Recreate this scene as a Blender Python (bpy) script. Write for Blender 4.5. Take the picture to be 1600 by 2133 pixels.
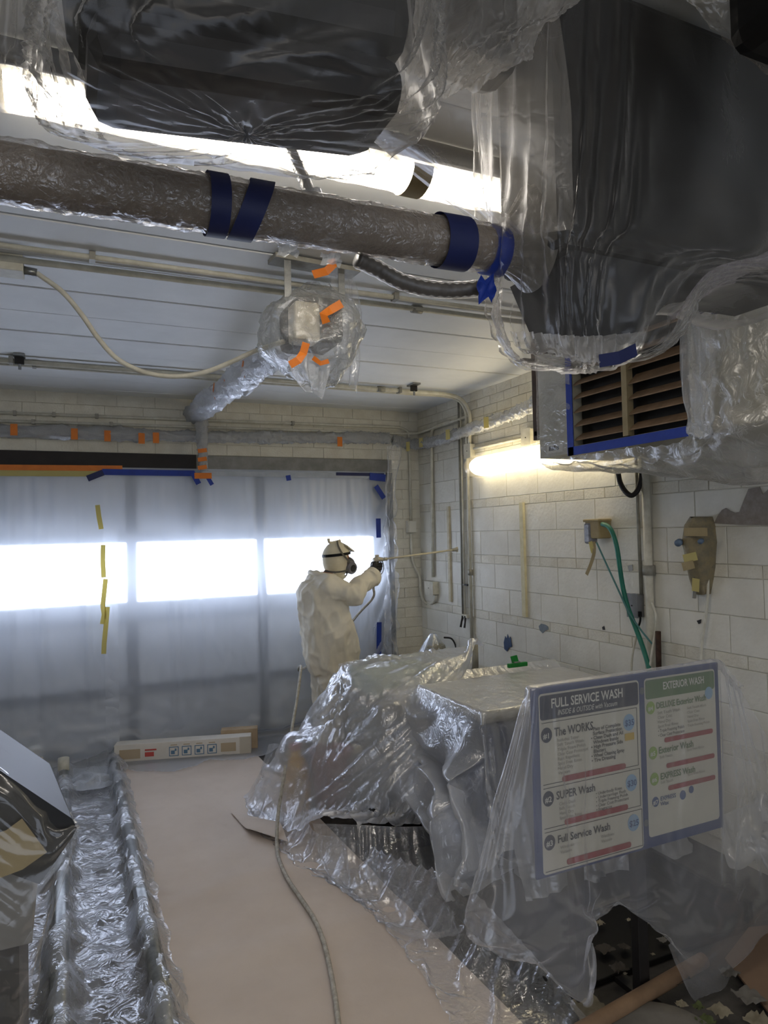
import bpy, bmesh, math, random
import numpy as np
from mathutils import Vector, Matrix, noise as mnoise

random.seed(7)
RNG = np.random.default_rng(7)
for _o in list(bpy.data.objects):
    bpy.data.objects.remove(_o)
SC = bpy.context.scene
COL = SC.collection
PI = math.pi

# ------------------------------------------------------------------ camera
FPX, CXP, CYP = 1430.0, 800.0, 1066.5
PITCH, YAW, ROLL = 0.028635, -0.431015, -0.023160
CAM = Vector((0.0, 0.0, 1.80))
CR = Matrix.Rotation(YAW, 3, 'Z') @ Matrix.Rotation(PI / 2 + PITCH, 3, 'X') @ Matrix.Rotation(ROLL, 3, 'Z')
cd = bpy.data.cameras.new('camera')
cd.sensor_fit = 'HORIZONTAL'
cd.sensor_width = 36.0
cd.lens = FPX / 1600.0 * 36.0
cd.clip_start = 0.02
cam = bpy.data.objects.new('camera', cd)
COL.objects.link(cam)
cam.matrix_world = Matrix.Translation(CAM) @ CR.to_4x4()
SC.camera = cam

# ------------------------------------------------------------------ world, exposure
W = bpy.data.worlds.new('world')
SC.world = W
W.use_nodes = True
W.node_tree.nodes['Background'].inputs[0].default_value = (0.68, 0.74, 0.84, 1)
W.node_tree.nodes['Background'].inputs[1].default_value = 0.48
SC.view_settings.view_transform = 'Standard'
SC.view_settings.look = 'None'
SC.view_settings.gamma = 1.0
SC.view_settings.use_curve_mapping = False
SC.view_settings.exposure = 2.0
SC.cycles.transparent_max_bounces = 20
SC.cycles.max_bounces = 7
SC.cycles.diffuse_bounces = 4
SC.cycles.adaptive_threshold = 0.02
E_WINDOW = 2.4      # daylight through the frosted door panes
E_TUBE = 5.0        # ceiling fluorescent diffusers
E_TUBE_WALL = 1.7   # wall fluorescent diffuser

# the open bay behind the photographer lets the sky in
pl = bpy.data.lights.new('bay_portal', 'AREA')
pl.shape = 'RECTANGLE'; pl.size = 4.2; pl.size_y = 2.5
pl.cycles.is_portal = True
po = bpy.data.objects.new('bay_portal', pl)
COL.objects.link(po)
po.location = (.1, -3.05, 1.25)
po.rotation_euler = (PI / 2, 0, 0)

# ------------------------------------------------------------------ helpers
def at(u, v, X=None, Y=None, Z=None):
    """where the line of sight through photo point (u, v) meets the plane X=, Y= or Z="""
    d = CR @ Vector(((u - CXP) / FPX, -(v - CYP) / FPX, -1.0))
    k, val = (0, X) if X is not None else (1, Y) if Y is not None else (2, Z)
    return CAM + d * ((val - CAM[k]) / d[k])

POS = {}

def tag(o, label=None, cat=None, group=None, kind=None):
    if label: o['label'] = label
    if cat: o['category'] = cat
    if group: o['group'] = group
    if kind: o['kind'] = kind
    return o

def thing(name, label, cat, loc, group=None):
    o = bpy.data.objects.new(name, None)
    COL.objects.link(o)
    o.empty_display_size = 0.1
    o.location = loc
    POS[o.name] = Vector(loc)
    return tag(o, label, cat, group)

def link(name, me, loc, parent=None):
    o = bpy.data.objects.new(name, me)
    COL.objects.link(o)
    POS[o.name] = Vector(loc)
    if parent is not None:
        o.parent = parent
        o.location = Vector(loc) - POS[parent.name]
    else:
        o.location = loc
    return o

def obj(name, verts, faces, mat, parent=None, smooth=False, loc=None, mats=None, fmat=None):
    """one mesh object from world-space vertices"""
    V = np.asarray([tuple(v) for v in verts], float)
    if loc is None:
        mn, mx = V.min(0), V.max(0)
        loc = ((mn[0] + mx[0]) / 2, (mn[1] + mx[1]) / 2, mn[2])
    V = V - np.asarray(loc, float)
    me = bpy.data.meshes.new(name)
    me.from_pydata(V.tolist(), [], [tuple(int(i) for i in f) for f in faces])
    if mats:
        for m in mats: me.materials.append(m)
        if fmat is not None: me.polygons.foreach_set('material_index', fmat)
    else:
        me.materials.append(mat)
    if smooth: me.polygons.foreach_set('use_smooth', [True] * len(me.polygons))
    me.update()
    return link(name, me, loc, parent)

class MB:
    """collects shapes of ONE part"""
    def __init__(s): s.v = []; s.f = []; s.m = []
    def add(s, vs, fs, m=0):
        b = len(s.v)
        s.v += [tuple(v) for v in vs]
        s.f += [tuple(i + b for i in f) for f in fs]
        s.m += [m] * len(fs)
        return s
    def box(s, x0, x1, y0, y1, z0, z1, m=0, bev=0.0):
        if bev <= 0:
            vs = [(x, y, z) for x in (x0, x1) for y in (y0, y1) for z in (z0, z1)]
            return s.add(vs, [(0, 1, 3, 2), (4, 6, 7, 5), (0, 4, 5, 1), (2, 3, 7, 6), (0, 2, 6, 4), (1, 5, 7, 3)], m)
        bm = bmesh.new()
        bmesh.ops.create_cube(bm, size=1.0)
        for v in bm.verts:
            v.co = Vector(((x0 + x1) / 2 + v.co.x * (x1 - x0), (y0 + y1) / 2 + v.co.y * (y1 - y0), (z0 + z1) / 2 + v.co.z * (z1 - z0)))
        bmesh.ops.bevel(bm, geom=bm.edges[:], offset=bev, segments=2, affect='EDGES', profile=0.5)
        return s.bm(bm, m)
    def bm(s, bm, m=0):
        bm.verts.ensure_lookup_table(); bm.verts.index_update()
        s.add([v.co[:] for v in bm.verts], [[v.index for v in f.verts] for f in bm.faces], m)
        bm.free()
        return s
    def xbox(s, M, sx, sy, sz, m=0, bev=0.0):
        """box centred at the origin, size sx sy sz, moved by matrix M"""
        t = MB().box(-sx / 2, sx / 2, -sy / 2, sy / 2, -sz / 2, sz / 2, 0, bev)
        return s.add([(M @ Vector(v))[:] for v in t.v], t.f, m)
    def bar(s, a, b, w, t, m=0, up=(0, 0, 1), bev=0.0):
        """rectangular bar from a to b, w across, t along up"""
        a, b = Vector(a), Vector(b)
        d = b - a
        x = d.normalized()
        y = Vector(up).cross(x)
        if y.length < 1e-5: y = Vector((0, 1, 0)).cross(x)
        y.normalize(); z = x.cross(y)
        M = Matrix.Translation((a + b) / 2) @ Matrix((x, y, z)).transposed().to_4x4()
        return s.xbox(M, d.length, w, t, m, bev)
    def tube(s, pts, r, seg=10, m=0, caps=True, rf=None):
        """tube along points; r number or list; rf(i, t, ang) gives a radius factor"""
        P = [Vector(p) for p in pts]
        n = len(P)
        R = r if isinstance(r, (list, tuple)) else [r] * n
        vs = []
        T = [(P[min(i + 1, n - 1)] - P[max(i - 1, 0)]).normalized() for i in range(n)]
        nrm = T[0].orthogonal().normalized()
        for i in range(n):
            if i:
                q = T[i - 1].rotation_difference(T[i])
                nrm = (q @ nrm); nrm = (nrm - T[i] * nrm.dot(T[i])).normalized()
            bn = T[i].cross(nrm)
            for k in range(seg):
                a = 2 * PI * k / seg
                rr = R[i] * (rf(i, i / max(1, n - 1), a) if rf else 1.0)
                vs.append(P[i] + (nrm * math.cos(a) + bn * math.sin(a)) * rr)
        fs = [(i * seg + k, i * seg + (k + 1) % seg, (i + 1) * seg + (k + 1) % seg, (i + 1) * seg + k) for i in range(n - 1) for k in range(seg)]
        if caps:
            fs.append(tuple(range(seg))[::-1])
            fs.append(tuple((n - 1) * seg + k for k in range(seg)))
        return s.add(vs, fs, m)
    def lathe(s, c, prof, seg=20, m=0, M=None):
        """profile of (r, z) turned about z at c"""
        vs = []
        for r, z in prof:
            for k in range(seg):
                a = 2 * PI * k / seg
                v = Vector((r * math.cos(a), r * math.sin(a), z))
                if M is not None: v = M @ v
                vs.append(Vector(c) + v)
        n = len(prof)
        fs = [(i * seg + k, i * seg + (k + 1) % seg, (i + 1) * seg + (k + 1) % seg, (i + 1) * seg + k) for i in range(n - 1) for k in range(seg)]
        fs.append(tuple(range(seg))[::-1]); fs.append(tuple((n - 1) * seg + k for k in range(seg)))
        return s.add(vs, fs, m)
    def prism(s, poly, d, m=0):
        """closed polygon of world points pushed along vector d"""
        d = Vector(d); n = len(poly)
        vs = [Vector(p) for p in poly] + [Vector(p) + d for p in poly]
        fs = [tuple(range(n))[::-1], tuple(range(n, 2 * n))] + [(i, (i + 1) % n, n + (i + 1) % n, n + i) for i in range(n)]
        return s.add(vs, fs, m)
    def build(s, name, mat, parent=None, smooth=False, loc=None):
        if isinstance(mat, (list, tuple)):
            return obj(name, s.v, s.f, None, parent, smooth, loc, mats=mat, fmat=s.m)
        return obj(name, s.v, s.f, mat, parent, smooth, loc)

def smooth_path(pts, n=8):
    """Catmull-Rom through the points"""
    P = [Vector(p) for p in pts]
    out = []
    for i in range(len(P) - 1):
        p0, p1, p2, p3 = P[max(i - 1, 0)], P[i], P[i + 1], P[min(i + 2, len(P) - 1)]
        for k in range(n):
            t = k / n
            out.append(0.5 * ((2 * p1) + (p2 - p0) * t + (2 * p0 - 5 * p1 + 4 * p2 - p3) * t * t + (3 * p1 - p0 - 3 * p2 + p3) * t ** 3))
    out.append(P[-1])
    return out

def lerp_path(a, b, n):
    a, b = Vector(a), Vector(b)
    return [a.lerp(b, i / n) for i in range(n + 1)]

# ------------------------------------------------------------------ materials
def new_mat(name):
    m = bpy.data.materials.new(name)
    m.use_nodes = True
    nt = m.node_tree
    nt.nodes.clear()
    out = nt.nodes.new('ShaderNodeOutputMaterial')
    return m, nt, out

def srgb(h):
    h = h.lstrip('#')
    c = [int(h[i:i + 2], 16) / 255 for i in (0, 2, 4)]
    return tuple(x / 12.92 if x <= .04045 else ((x + .055) / 1.055) ** 2.4 for x in c) + (1,)

def N(nt, t, **kw):
    n = nt.nodes.new(t)
    for k, v in kw.items(): setattr(n, k, v)
    return n

def mat(name, col, col2=None, scale=6.0, rough=0.6, metal=0.0, bump=0.0, bscale=60.0, spot=None, spot_scale=20.0, spot_lo=0.62, rnd=0.0, spec=0.4, stretch=(1, 1, 1), coat=0.0):
    m, nt, out = new_mat(name)
    L = nt.links.new
    p = N(nt, 'ShaderNodeBsdfPrincipled')
    L(p.outputs[0], out.inputs[0])
    p.inputs['Roughness'].default_value = rough
    p.inputs['Metallic'].default_value = metal
    p.inputs['Specular IOR Level'].default_value = spec
    if coat: p.inputs['Coat Weight'].default_value = coat
    geo = N(nt, 'ShaderNodeNewGeometry')
    mp = N(nt, 'ShaderNodeMapping')
    mp.inputs['Scale'].default_value = stretch
    L(geo.outputs['Position'], mp.inputs[0])
    c = srgb(col)
    nz = N(nt, 'ShaderNodeTexNoise')
    nz.inputs['Scale'].default_value = scale
    nz.inputs['Detail'].default_value = 6
    nz.inputs['Roughness'].default_value = 0.62
    L(mp.outputs[0], nz.inputs['Vector'])
    mix = N(nt, 'ShaderNodeMix', data_type='RGBA')
    mr = N(nt, 'ShaderNodeMapRange')
    mr.inputs[1].default_value = 0.34; mr.inputs[2].default_value = 0.68
    L(nz.outputs[0], mr.inputs[0])
    L(mr.outputs[0], mix.inputs[0])
    mix.inputs[6].default_value = c
    mix.inputs[7].default_value = srgb(col2) if col2 else c
    last = mix.outputs[2]
    if spot:
        n2 = N(nt, 'ShaderNodeTexNoise')
        n2.inputs['Scale'].default_value = spot_scale
        n2.inputs['Detail'].default_value = 8
        n2.inputs['Roughness'].default_value = 0.7
        L(mp.outputs[0], n2.inputs['Vector'])
        r2 = N(nt, 'ShaderNodeMapRange')
        r2.inputs[1].default_value = spot_lo; r2.inputs[2].default_value = spot_lo + 0.07
        L(n2.outputs[0], r2.inputs[0])
        m2 = N(nt, 'ShaderNodeMix', data_type='RGBA')
        L(r2.outputs[0], m2.inputs[0]); L(last, m2.inputs[6]); m2.inputs[7].default_value = srgb(spot)
        last = m2.outputs[2]
    if rnd:
        oi = N(nt, 'ShaderNodeObjectInfo')
        hs = N(nt, 'ShaderNodeHueSaturation')
        r3 = N(nt, 'ShaderNodeMapRange')
        r3.inputs[3].default_value = 1 - rnd; r3.inputs[4].default_value = 1 + rnd
        L(oi.outputs['Random'], r3.inputs[0]); L(r3.outputs[0], hs.inputs['Value']); L(last, hs.inputs['Color'])
        last = hs.outputs[0]
    L(last, p.inputs['Base Color'])
    if bump:
        b = N(nt, 'ShaderNodeBump')
        b.inputs['Strength'].default_value = bump
        b.inputs['Distance'].default_value = 0.01
        n3 = N(nt, 'ShaderNodeTexNoise')
        n3.inputs['Scale'].default_value = bscale
        n3.inputs['Detail'].default_value = 5
        L(mp.outputs[0], n3.inputs['Vector'])
        L(n3.outputs[0], b.inputs['Height'])
        L(b.outputs[0], p.inputs['Normal'])
    return m

def tape_mat(name, col):
    m, nt, out = new_mat(name)
    L = nt.links.new
    df = N(nt, 'ShaderNodeBsdfDiffuse'); df.inputs[0].default_value = srgb(col)
    tl = N(nt, 'ShaderNodeBsdfTranslucent'); tl.inputs[0].default_value = srgb(col)
    mx = N(nt, 'ShaderNodeMixShader'); mx.inputs[0].default_value = .5
    L(df.outputs[0], mx.inputs[1]); L(tl.outputs[0], mx.inputs[2]); L(mx.outputs[0], out.inputs[0])
    return m

def emit(name, col, strength):
    m, nt, out = new_mat(name)
    e = N(nt, 'ShaderNodeEmission')
    e.inputs[0].default_value = srgb(col)
    e.inputs[1].default_value = strength
    nt.links.new(e.outputs[0], out.inputs[0])
    return m

def film(name, milk=0.3, tint='f2f4f6', rough=0.22, gloss=0.16, bump=0.35, bscale=26.0, stretch=(1, 1, 1), edge=0.35, vary=0.12, speck=None, haze=0.0):
    """thin polythene: clear, milky and shiny shares; long view paths at grazing angles look denser"""
    m, nt, out = new_mat(name)
    L = nt.links.new
    geo = N(nt, 'ShaderNodeNewGeometry')
    mp = N(nt, 'ShaderNodeMapping'); mp.inputs['Scale'].default_value = stretch
    L(geo.outputs['Position'], mp.inputs[0])
    # crinkle relief: creases of a distorted noise
    n1 = N(nt, 'ShaderNodeTexNoise'); n1.inputs['Scale'].default_value = bscale; n1.inputs['Detail'].default_value = 4; n1.inputs['Distortion'].default_value = 1.4
    L(mp.outputs[0], n1.inputs['Vector'])
    sub = N(nt, 'ShaderNodeMath', operation='SUBTRACT'); sub.inputs[1].default_value = 0.5
    ab = N(nt, 'ShaderNodeMath', operation='ABSOLUTE')
    L(n1.outputs[0], sub.inputs[0]); L(sub.outputs[0], ab.inputs[0])
    pw = N(nt, 'ShaderNodeMath', operation='POWER'); pw.inputs[1].default_value = 0.48
    L(ab.outputs[0], pw.inputs[0])
    b = N(nt, 'ShaderNodeBump'); b.inputs['Strength'].default_value = bump; b.inputs['Distance'].default_value = 0.012
    L(pw.outputs[0], b.inputs['Height'])
    n2 = N(nt, 'ShaderNodeTexNoise'); n2.inputs['Scale'].default_value = 3.1; n2.inputs['Detail'].default_value = 3
    L(mp.outputs[0], n2.inputs['Vector'])
    lw = N(nt, 'ShaderNodeLayerWeight'); lw.inputs[0].default_value = 0.5
    L(b.outputs[0], lw.inputs['Normal'])
    p3 = N(nt, 'ShaderNodeMath', operation='POWER'); p3.inputs[1].default_value = 2.6
    L(lw.outputs['Facing'], p3.inputs[0])
    ma = N(nt, 'ShaderNodeMath', operation='MULTIPLY_ADD'); ma.inputs[1].default_value = edge; ma.inputs[2].default_value = milk
    L(p3.outputs[0], ma.inputs[0])
    mv = N(nt, 'ShaderNodeMath', operation='MULTIPLY_ADD'); mv.inputs[1].default_value = vary * 2
    L(n2.outputs[0], mv.inputs[0])
    sb = N(nt, 'ShaderNodeMath', operation='SUBTRACT'); sb.inputs[1].default_value = vary
    L(ma.outputs[0], sb.inputs[0]); L(sb.outputs[0], mv.inputs[2])
    cl = N(nt, 'ShaderNodeClamp'); L(mv.outputs[0], cl.inputs[0])
    tr = N(nt, 'ShaderNodeBsdfTransparent')
    thru = tr.outputs[0]
    if haze:
        rf = N(nt, 'ShaderNodeBsdfRefraction'); rf.inputs['IOR'].default_value = 1.25; rf.inputs['Roughness'].default_value = .5
        mh = N(nt, 'ShaderNodeMixShader'); mh.inputs[0].default_value = haze
        L(tr.outputs[0], mh.inputs[1]); L(rf.outputs[0], mh.inputs[2]); thru = mh.outputs[0]
    df = N(nt, 'ShaderNodeBsdfDiffuse'); df.inputs[0].default_value = srgb(tint)
    tl = N(nt, 'ShaderNodeBsdfTranslucent'); tl.inputs[0].default_value = srgb(tint)
    L(b.outputs[0], df.inputs['Normal']); L(b.outputs[0], tl.inputs['Normal'])
    if speck:
        ns = N(nt, 'ShaderNodeTexNoise'); ns.inputs['Scale'].default_value = 30; ns.inputs['Detail'].default_value = 6
        L(geo.outputs['Position'], ns.inputs['Vector'])
        rs = N(nt, 'ShaderNodeMapRange'); rs.inputs[1].default_value = .62; rs.inputs[2].default_value = .7
        L(ns.outputs[0], rs.inputs[0])
        mc = N(nt, 'ShaderNodeMix', data_type='RGBA'); mc.inputs[6].default_value = srgb(tint); mc.inputs[7].default_value = srgb(speck)
        L(rs.outputs[0], mc.inputs[0]); L(mc.outputs[2], df.inputs[0]); L(mc.outputs[2], tl.inputs[0])
    m1 = N(nt, 'ShaderNodeMixShader'); m1.inputs[0].default_value = 0.5
    L(df.outputs[0], m1.inputs[1]); L(tl.outputs[0], m1.inputs[2])
    m2 = N(nt, 'ShaderNodeMixShader')
    L(cl.outputs[0], m2.inputs[0]); L(thru, m2.inputs[1]); L(m1.outputs[0], m2.inputs[2])
    gl = N(nt, 'ShaderNodeBsdfGlossy'); gl.inputs['Roughness'].default_value = rough; gl.inputs['Color'].default_value = (.95, .96, 1, 1)
    L(b.outputs[0], gl.inputs['Normal'])
    gf = N(nt, 'ShaderNodeMath', operation='MULTIPLY_ADD'); gf.inputs[1].default_value = 0.48; gf.inputs[2].default_value = gloss
    L(p3.outputs[0], gf.inputs[0])
    m3 = N(nt, 'ShaderNodeMixShader')
    L(gf.outputs[0], m3.inputs[0]); L(m2.outputs[0], m3.inputs[1]); L(gl.outputs[0], m3.inputs[2])
    L(m3.outputs[0], out.inputs[0])
    return m

M = dict(
    block=mat('painted_block', 'dfddd3', 'd3d0c4', 5, .62, bump=.25, bscale=40, spot='8d887c', spot_scale=34, spot_lo=.70, rnd=.035),
    mortar=mat('painted_mortar', 'd9d5c8', 'c6c1b3', 5, .8, bump=.3),
    brick_white=mat('painted_brick', 'dcd9cc', 'cfcabb', 8, .65, bump=.5, bscale=70, spot='88837a', spot_scale=40, spot_lo=.68, rnd=.05),
    ceil=mat('ceiling_paint', 'e4e6e6', 'd8dada', 2.2, .5, bump=.05, rnd=.02),
    seam=mat('ceiling_seam', '8b8b88', '6e6d69', 5, .8),
    concrete=mat('concrete', '4a4744', '35322f', 3, .75, bump=.5, bscale=30, spot='a7a196', spot_scale=26, spot_lo=.68),
    plain=mat('plain_wall_paint', 'c9c6ba', 'bcb8ab', 3, .7),
    steel_dark=mat('dark_lintel', '2b2523', '1d1917', 5, .6),
    steel_grey=mat('grey_lintel', '8d8c88', '74736f', 12, .6),
    door_paint=mat('door_panel_paint', 'bfc3c8', 'b3b7bd', 3, .5),
    door_rail=mat('door_rail_steel', '6f757e', '5f656d', 4, .45, .3),
    pane=emit('frosted_pane_daylight', 'dde8ff', E_WINDOW),
    tube=emit('fluorescent_diffuser', 'fff5e6', E_TUBE),
    tubew=emit('fluorescent_diffuser_wall', 'ffedc4', E_TUBE_WALL),
    fixture=mat('fixture_enamel', 'd8d6cc', None, 5, .4),
    conduit=mat('painted_conduit', 'd5d2c4', 'bcb8a8', 14, .5, spot='7c776b', spot_scale=50, spot_lo=.68),
    conduit_grey=mat('dull_conduit', '9a988f', '7f7d74', 18, .45, .2, spot='5a5750', spot_scale=40, spot_lo=.66),
    steel=mat('galvanised_steel', '9a9c9c', '7e8080', 30, .35, .8),
    black=mat('black_enamel', '0b0a0a', '100f0e', 5, .5, spec=.25),
    dark=mat('dark_charcoal', '1c1a19', '262322', 5, .6),
    blue_tape=mat('blue_tape', '1f3c9c', '1a3386', 12, .55),
    navy_tape=mat('navy_tape', '212a5c', '1c244f', 12, .55),
    orange_tape=mat('orange_tape', 'd97a22', 'c96c1c', 12, .5),
    yellow_tape=tape_mat('masking_tape', 'e0d69a'),
    tan_tape=mat('tan_masking_tape', 'a2916a', '93825c', 12, .7),
    kraft=mat('kraft_paper', 'cbbeb2', 'bfb1a4', 1.6, .75, bump=.7, bscale=6, spot='ded8cc', spot_scale=55, spot_lo=.72),
    kraft2=mat('wrap_paper', '85786a', '75685b', 9, .8, bump=.5, bscale=30),
    card=mat('cardboard', 'bda88c', 'ad977b', 8, .8),
    card_white=mat('printed_carton', 'e2ddd4', 'd8d2c8', 6, .7),
)
# ================================================================== the room
D, XW, ZC = 6.15, 3.23, 3.0
XL, YR = -3.0, -3.0
fl = MB().box(XL - .1, XW + .25, YR - .1, D + .3, -.12, 0).build('floor', M['concrete'])
tag(fl, 'dark concrete floor under plastic and brown paper', 'floor', kind='structure')

# ceiling: long boards running across the room, deeper gaps at every third seam
ce = MB().box(XL - .1, XW + .2, YR - .1, D + .25, ZC + .012, ZC + .1).build('ceiling', M['seam'])
tag(ce, 'white board ceiling with long parallel seams', 'ceiling', kind='structure')
def board_mesh(w, l):
    b = MB()
    e = .004
    vs = []
    for z, k in ((0, e), (e, 0), (.012, 0)):
        vs += [(-l / 2, -w / 2 + k, z), (l / 2, -w / 2 + k, z), (l / 2, w / 2 - k, z), (-l / 2, w / 2 - k, z)]
    fs = [(3, 2, 1, 0)]
    for r in (0, 4):
        fs += [(r + i, r + (i + 1) % 4, r + 4 + (i + 1) % 4, r + 4 + i) for i in range(4)]
    b.add(vs, fs)
    me = bpy.data.meshes.new('ceiling_board')
    me.from_pydata([tuple(v) for v in b.v], [], b.f); me.materials.append(M['ceil'])
    return me
PW = .395
bm_n, bm_w = board_mesh(PW - .006, XW - XL + .1), board_mesh(PW - .016, XW - XL + .1)
y = 4.01 - PW * 17
k = -17
while y < D:
    o = link('board', bm_w if k % 3 == 0 else bm_n, ((XW + XL) / 2, min(y + PW / 2, D), ZC), ce)
    o.location.z = ZC - POS[ce.name].z - (.003 if k % 2 else 0)
    y += PW; k += 1

def frustum(w, h, d, e):
    """a block facing -Y: w along X, h along Z, standing d proud, edge e"""
    vs = [(-w / 2, 0, -h / 2), (w / 2, 0, -h / 2), (w / 2, 0, h / 2), (-w / 2, 0, h / 2)]
    vs += [(-w / 2, -d + e, -h / 2), (w / 2, -d + e, -h / 2), (w / 2, -d + e, h / 2), (-w / 2, -d + e, h / 2)]
    vs += [(-w / 2 + e, -d, -h / 2 + e), (w / 2 - e, -d, -h / 2 + e), (w / 2 - e, -d, h / 2 - e), (-w / 2 + e, -d, h / 2 - e)]
    fs = [(i, (i + 1) % 4, 4 + (i + 1) % 4, 4 + i) for i in range(4)] + [(4 + i, 4 + (i + 1) % 4, 8 + (i + 1) % 4, 8 + i) for i in range(4)] + [(8, 9, 10, 11)]
    return vs, fs
MESHC = {}
def unit_mesh(kind, w, h, rot, m):
    key = (kind, round(w, 3), round(h, 3), rot)
    if key not in MESHC:
        vs, fs = frustum(w, h, .0105, .0022)
        if rot: vs = [(y_, -x_, z_) for x_, y_, z_ in vs]      # faces -X
        me = bpy.data.meshes.new(kind)
        me.from_pydata(vs, [], fs); me.materials.append(m)
        MESHC[key] = me
    return MESHC[key]

# right wall: two block courses, one brick course, repeating
wr = MB().box(XW, XW + .2, YR, D + .2, 0, ZC + .02).build('wall_right', M['mortar'])
tag(wr, 'white painted wall of blocks with thin brick courses', 'wall', kind='structure')
RW = random.Random(3)
def course_right(z0, h, ln, y_from, y_to, kind, m, off):
    yy = y_to + (off if off else 0)
    while yy > y_from:
        a, b = max(yy - ln, y_from), min(yy, y_to)
        w = b - a - .0035
        if w > .03:
            o = link(kind, unit_mesh(kind, w, h - .0035, True, m), (XW + .004 - RW.random() * .002, (a + b) / 2, z0 + h / 2), wr)
        yy -= ln
zb = 1.032
bands = [zb + .478 * i for i in range(-2, 4)]
for i, z0 in enumerate(bands):
    if z0 > 2.4: break
    course_right(z0, .072, .203, 1.75, D, 'brick', M['brick_white'], .1 * (i % 2))
    course_right(z0 + .072, .203, .406, 1.55, D, 'block', M['block'], .1)
    course_right(z0 + .275, .203, .406, 1.55, D, 'block', M['block'], .3)
for i in range(7):
    course_right(2.466 + i * .0763, .0763, .203 if i else .406, 3.2, D, 'brick', M['brick_white'], .1 * (i % 2))
# back wall: bricks above the lintel and the pier right of the door
wb = MB()
DXR, DTOP = 2.86, 2.51
wb.box(XL, XW + .2, D, D + .2, DTOP, ZC + .02).box(DXR, XW + .2, D, D + .2, 0, DTOP).box(XL, -1.7, D, D + .2, 0, DTOP)
wb = wb.build('wall_back', M['mortar'])
tag(wb, 'cream painted brick wall above the garage door', 'wall', kind='structure')
for i in range(5):
    h = .098
    x = XW - (.1 if i % 2 else 0.003)
    x += .2
    while x > -1.2:
        a, b = max(x - .305, -1.2), min(x, XW)
        if b - a > .05:
            link('brick', unit_mesh('brick', b - a - .0035, h - .0035, False, M['brick_white']), ((a + b) / 2, D + .004 - RW.random() * .002, DTOP + h * i + h / 2), wb)
        x -= .305
for i in range(22):
    h = .098
    z = DTOP - h * (i + 1)
    cut = [DXR, DXR + .17, XW] if i % 2 else [DXR, XW]
    for a, b in zip(cut, cut[1:]):
        link('brick', unit_mesh('brick', b - a - .0035, h - .0035, False, M['brick_white']), ((a + b) / 2, D + .004 - RW.random() * .002, z + h / 2), wb)
wl = MB().box(XL - .15, XL, YR, D + .2, 0, ZC + .02).build('wall_left', M['plain'])
tag(wl, 'plain pale wall beyond the picture on the left side', 'wall', kind='structure')
wq = MB().box(XL, -2.0, YR - .15, YR, 0, ZC + .02).box(2.2, XW + .2, YR - .15, YR, 0, ZC + .02).box(-2.0, 2.2, YR - .15, YR, 2.5, ZC + .02).build('wall_rear', M['plain'])
tag(wq, 'plain pale wall with an open bay behind the photographer', 'wall', kind='structure')

# steel lintel: sooty black on the left, grey on the right
lt = MB().box(-1.7, 1.02, D - .03, D + .22, 2.385, DTOP).build('trim_1', M['steel_dark'])
tag(lt, 'black steel lintel over the garage door', 'lintel', kind='structure')
lt = MB().box(1.02, DXR + .05, D - .028, D + .22, 2.388, DTOP - .005).build('trim_2', M['steel_grey'])
tag(lt, 'grey weathered end of the steel lintel', 'lintel', kind='structure')

# sectional door behind the sheet
dr = thing('door_1', 'grey sectional garage door with a row of bright windows', 'door', (1.0, D + .12, 0))
dr['kind'] = 'structure'
X0, X1 = -1.7, DXR
DY = D + .10
stl = [-1.68, -.62, .49, 1.62, 2.80]
for z0, z1 in ((0, .50), (.51, 1.13), (1.80, 2.39)):
    MB().box(X0, X1, DY, DY + .04, z0, z1).build('panel', M['door_paint'], dr)
sec = MB()
MB().box(X0, X1, DY, DY + .04, 1.14, 1.25).build('window_rail', M['door_rail'], dr)
MB().box(X0, X1, DY, DY + .04, 1.755, 1.80).build('window_rail', M['door_rail'], dr)
for a, b in zip(stl, stl[1:]):
    MB().box(a + .03, b - .03, DY + .015, DY + .025, 1.25, 1.755).build('pane', M['pane'], dr)
for s in stl:
    MB().box(s - .045, s + .045, DY - .012, DY + .05, 0, 2.39).build('stile', M['door_rail'], dr)
MB().box(.985, 1.075, DY - .05, DY - .012, 1.80, 2.40).build('arm_bracket', M['door_rail'], dr)
for z in (.505, 1.12, 1.80):
    MB().box(X0, X1, DY - .035, DY - .012, z - .04, z + .035).build('strut', M['door_rail'], dr)
for x in (DXR - .03,):
    MB().box(x - .03, x + .03, DY - .06, DY - .02, 0, 2.38).build('track', M['steel'], dr)
# ================================================================== cloth
def resample(ctrl, n, m):
    """Catmull-Rom surface through a grid of control points (rows x columns) -> n x m x 3"""
    A = np.array([[tuple(p) for p in row] for row in ctrl], float)
    def cr(A, n):
        k = A.shape[0]
        t = np.linspace(0, k - 1, n)
        i = np.minimum(t.astype(int), k - 2)
        f = (t - i)[:, None, None]
        p0, p1, p2, p3 = A[np.maximum(i - 1, 0)], A[i], A[i + 1], A[np.minimum(i + 2, k - 1)]
        return .5 * (2 * p1 + (p2 - p0) * f + (2 * p0 - 5 * p1 + 4 * p2 - p3) * f ** 2 + (3 * p1 - p0 - 3 * p2 + p3) * f ** 3)
    B = cr(A, n)
    return cr(B.transpose(1, 0, 2), m).transpose(1, 0, 2)

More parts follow.
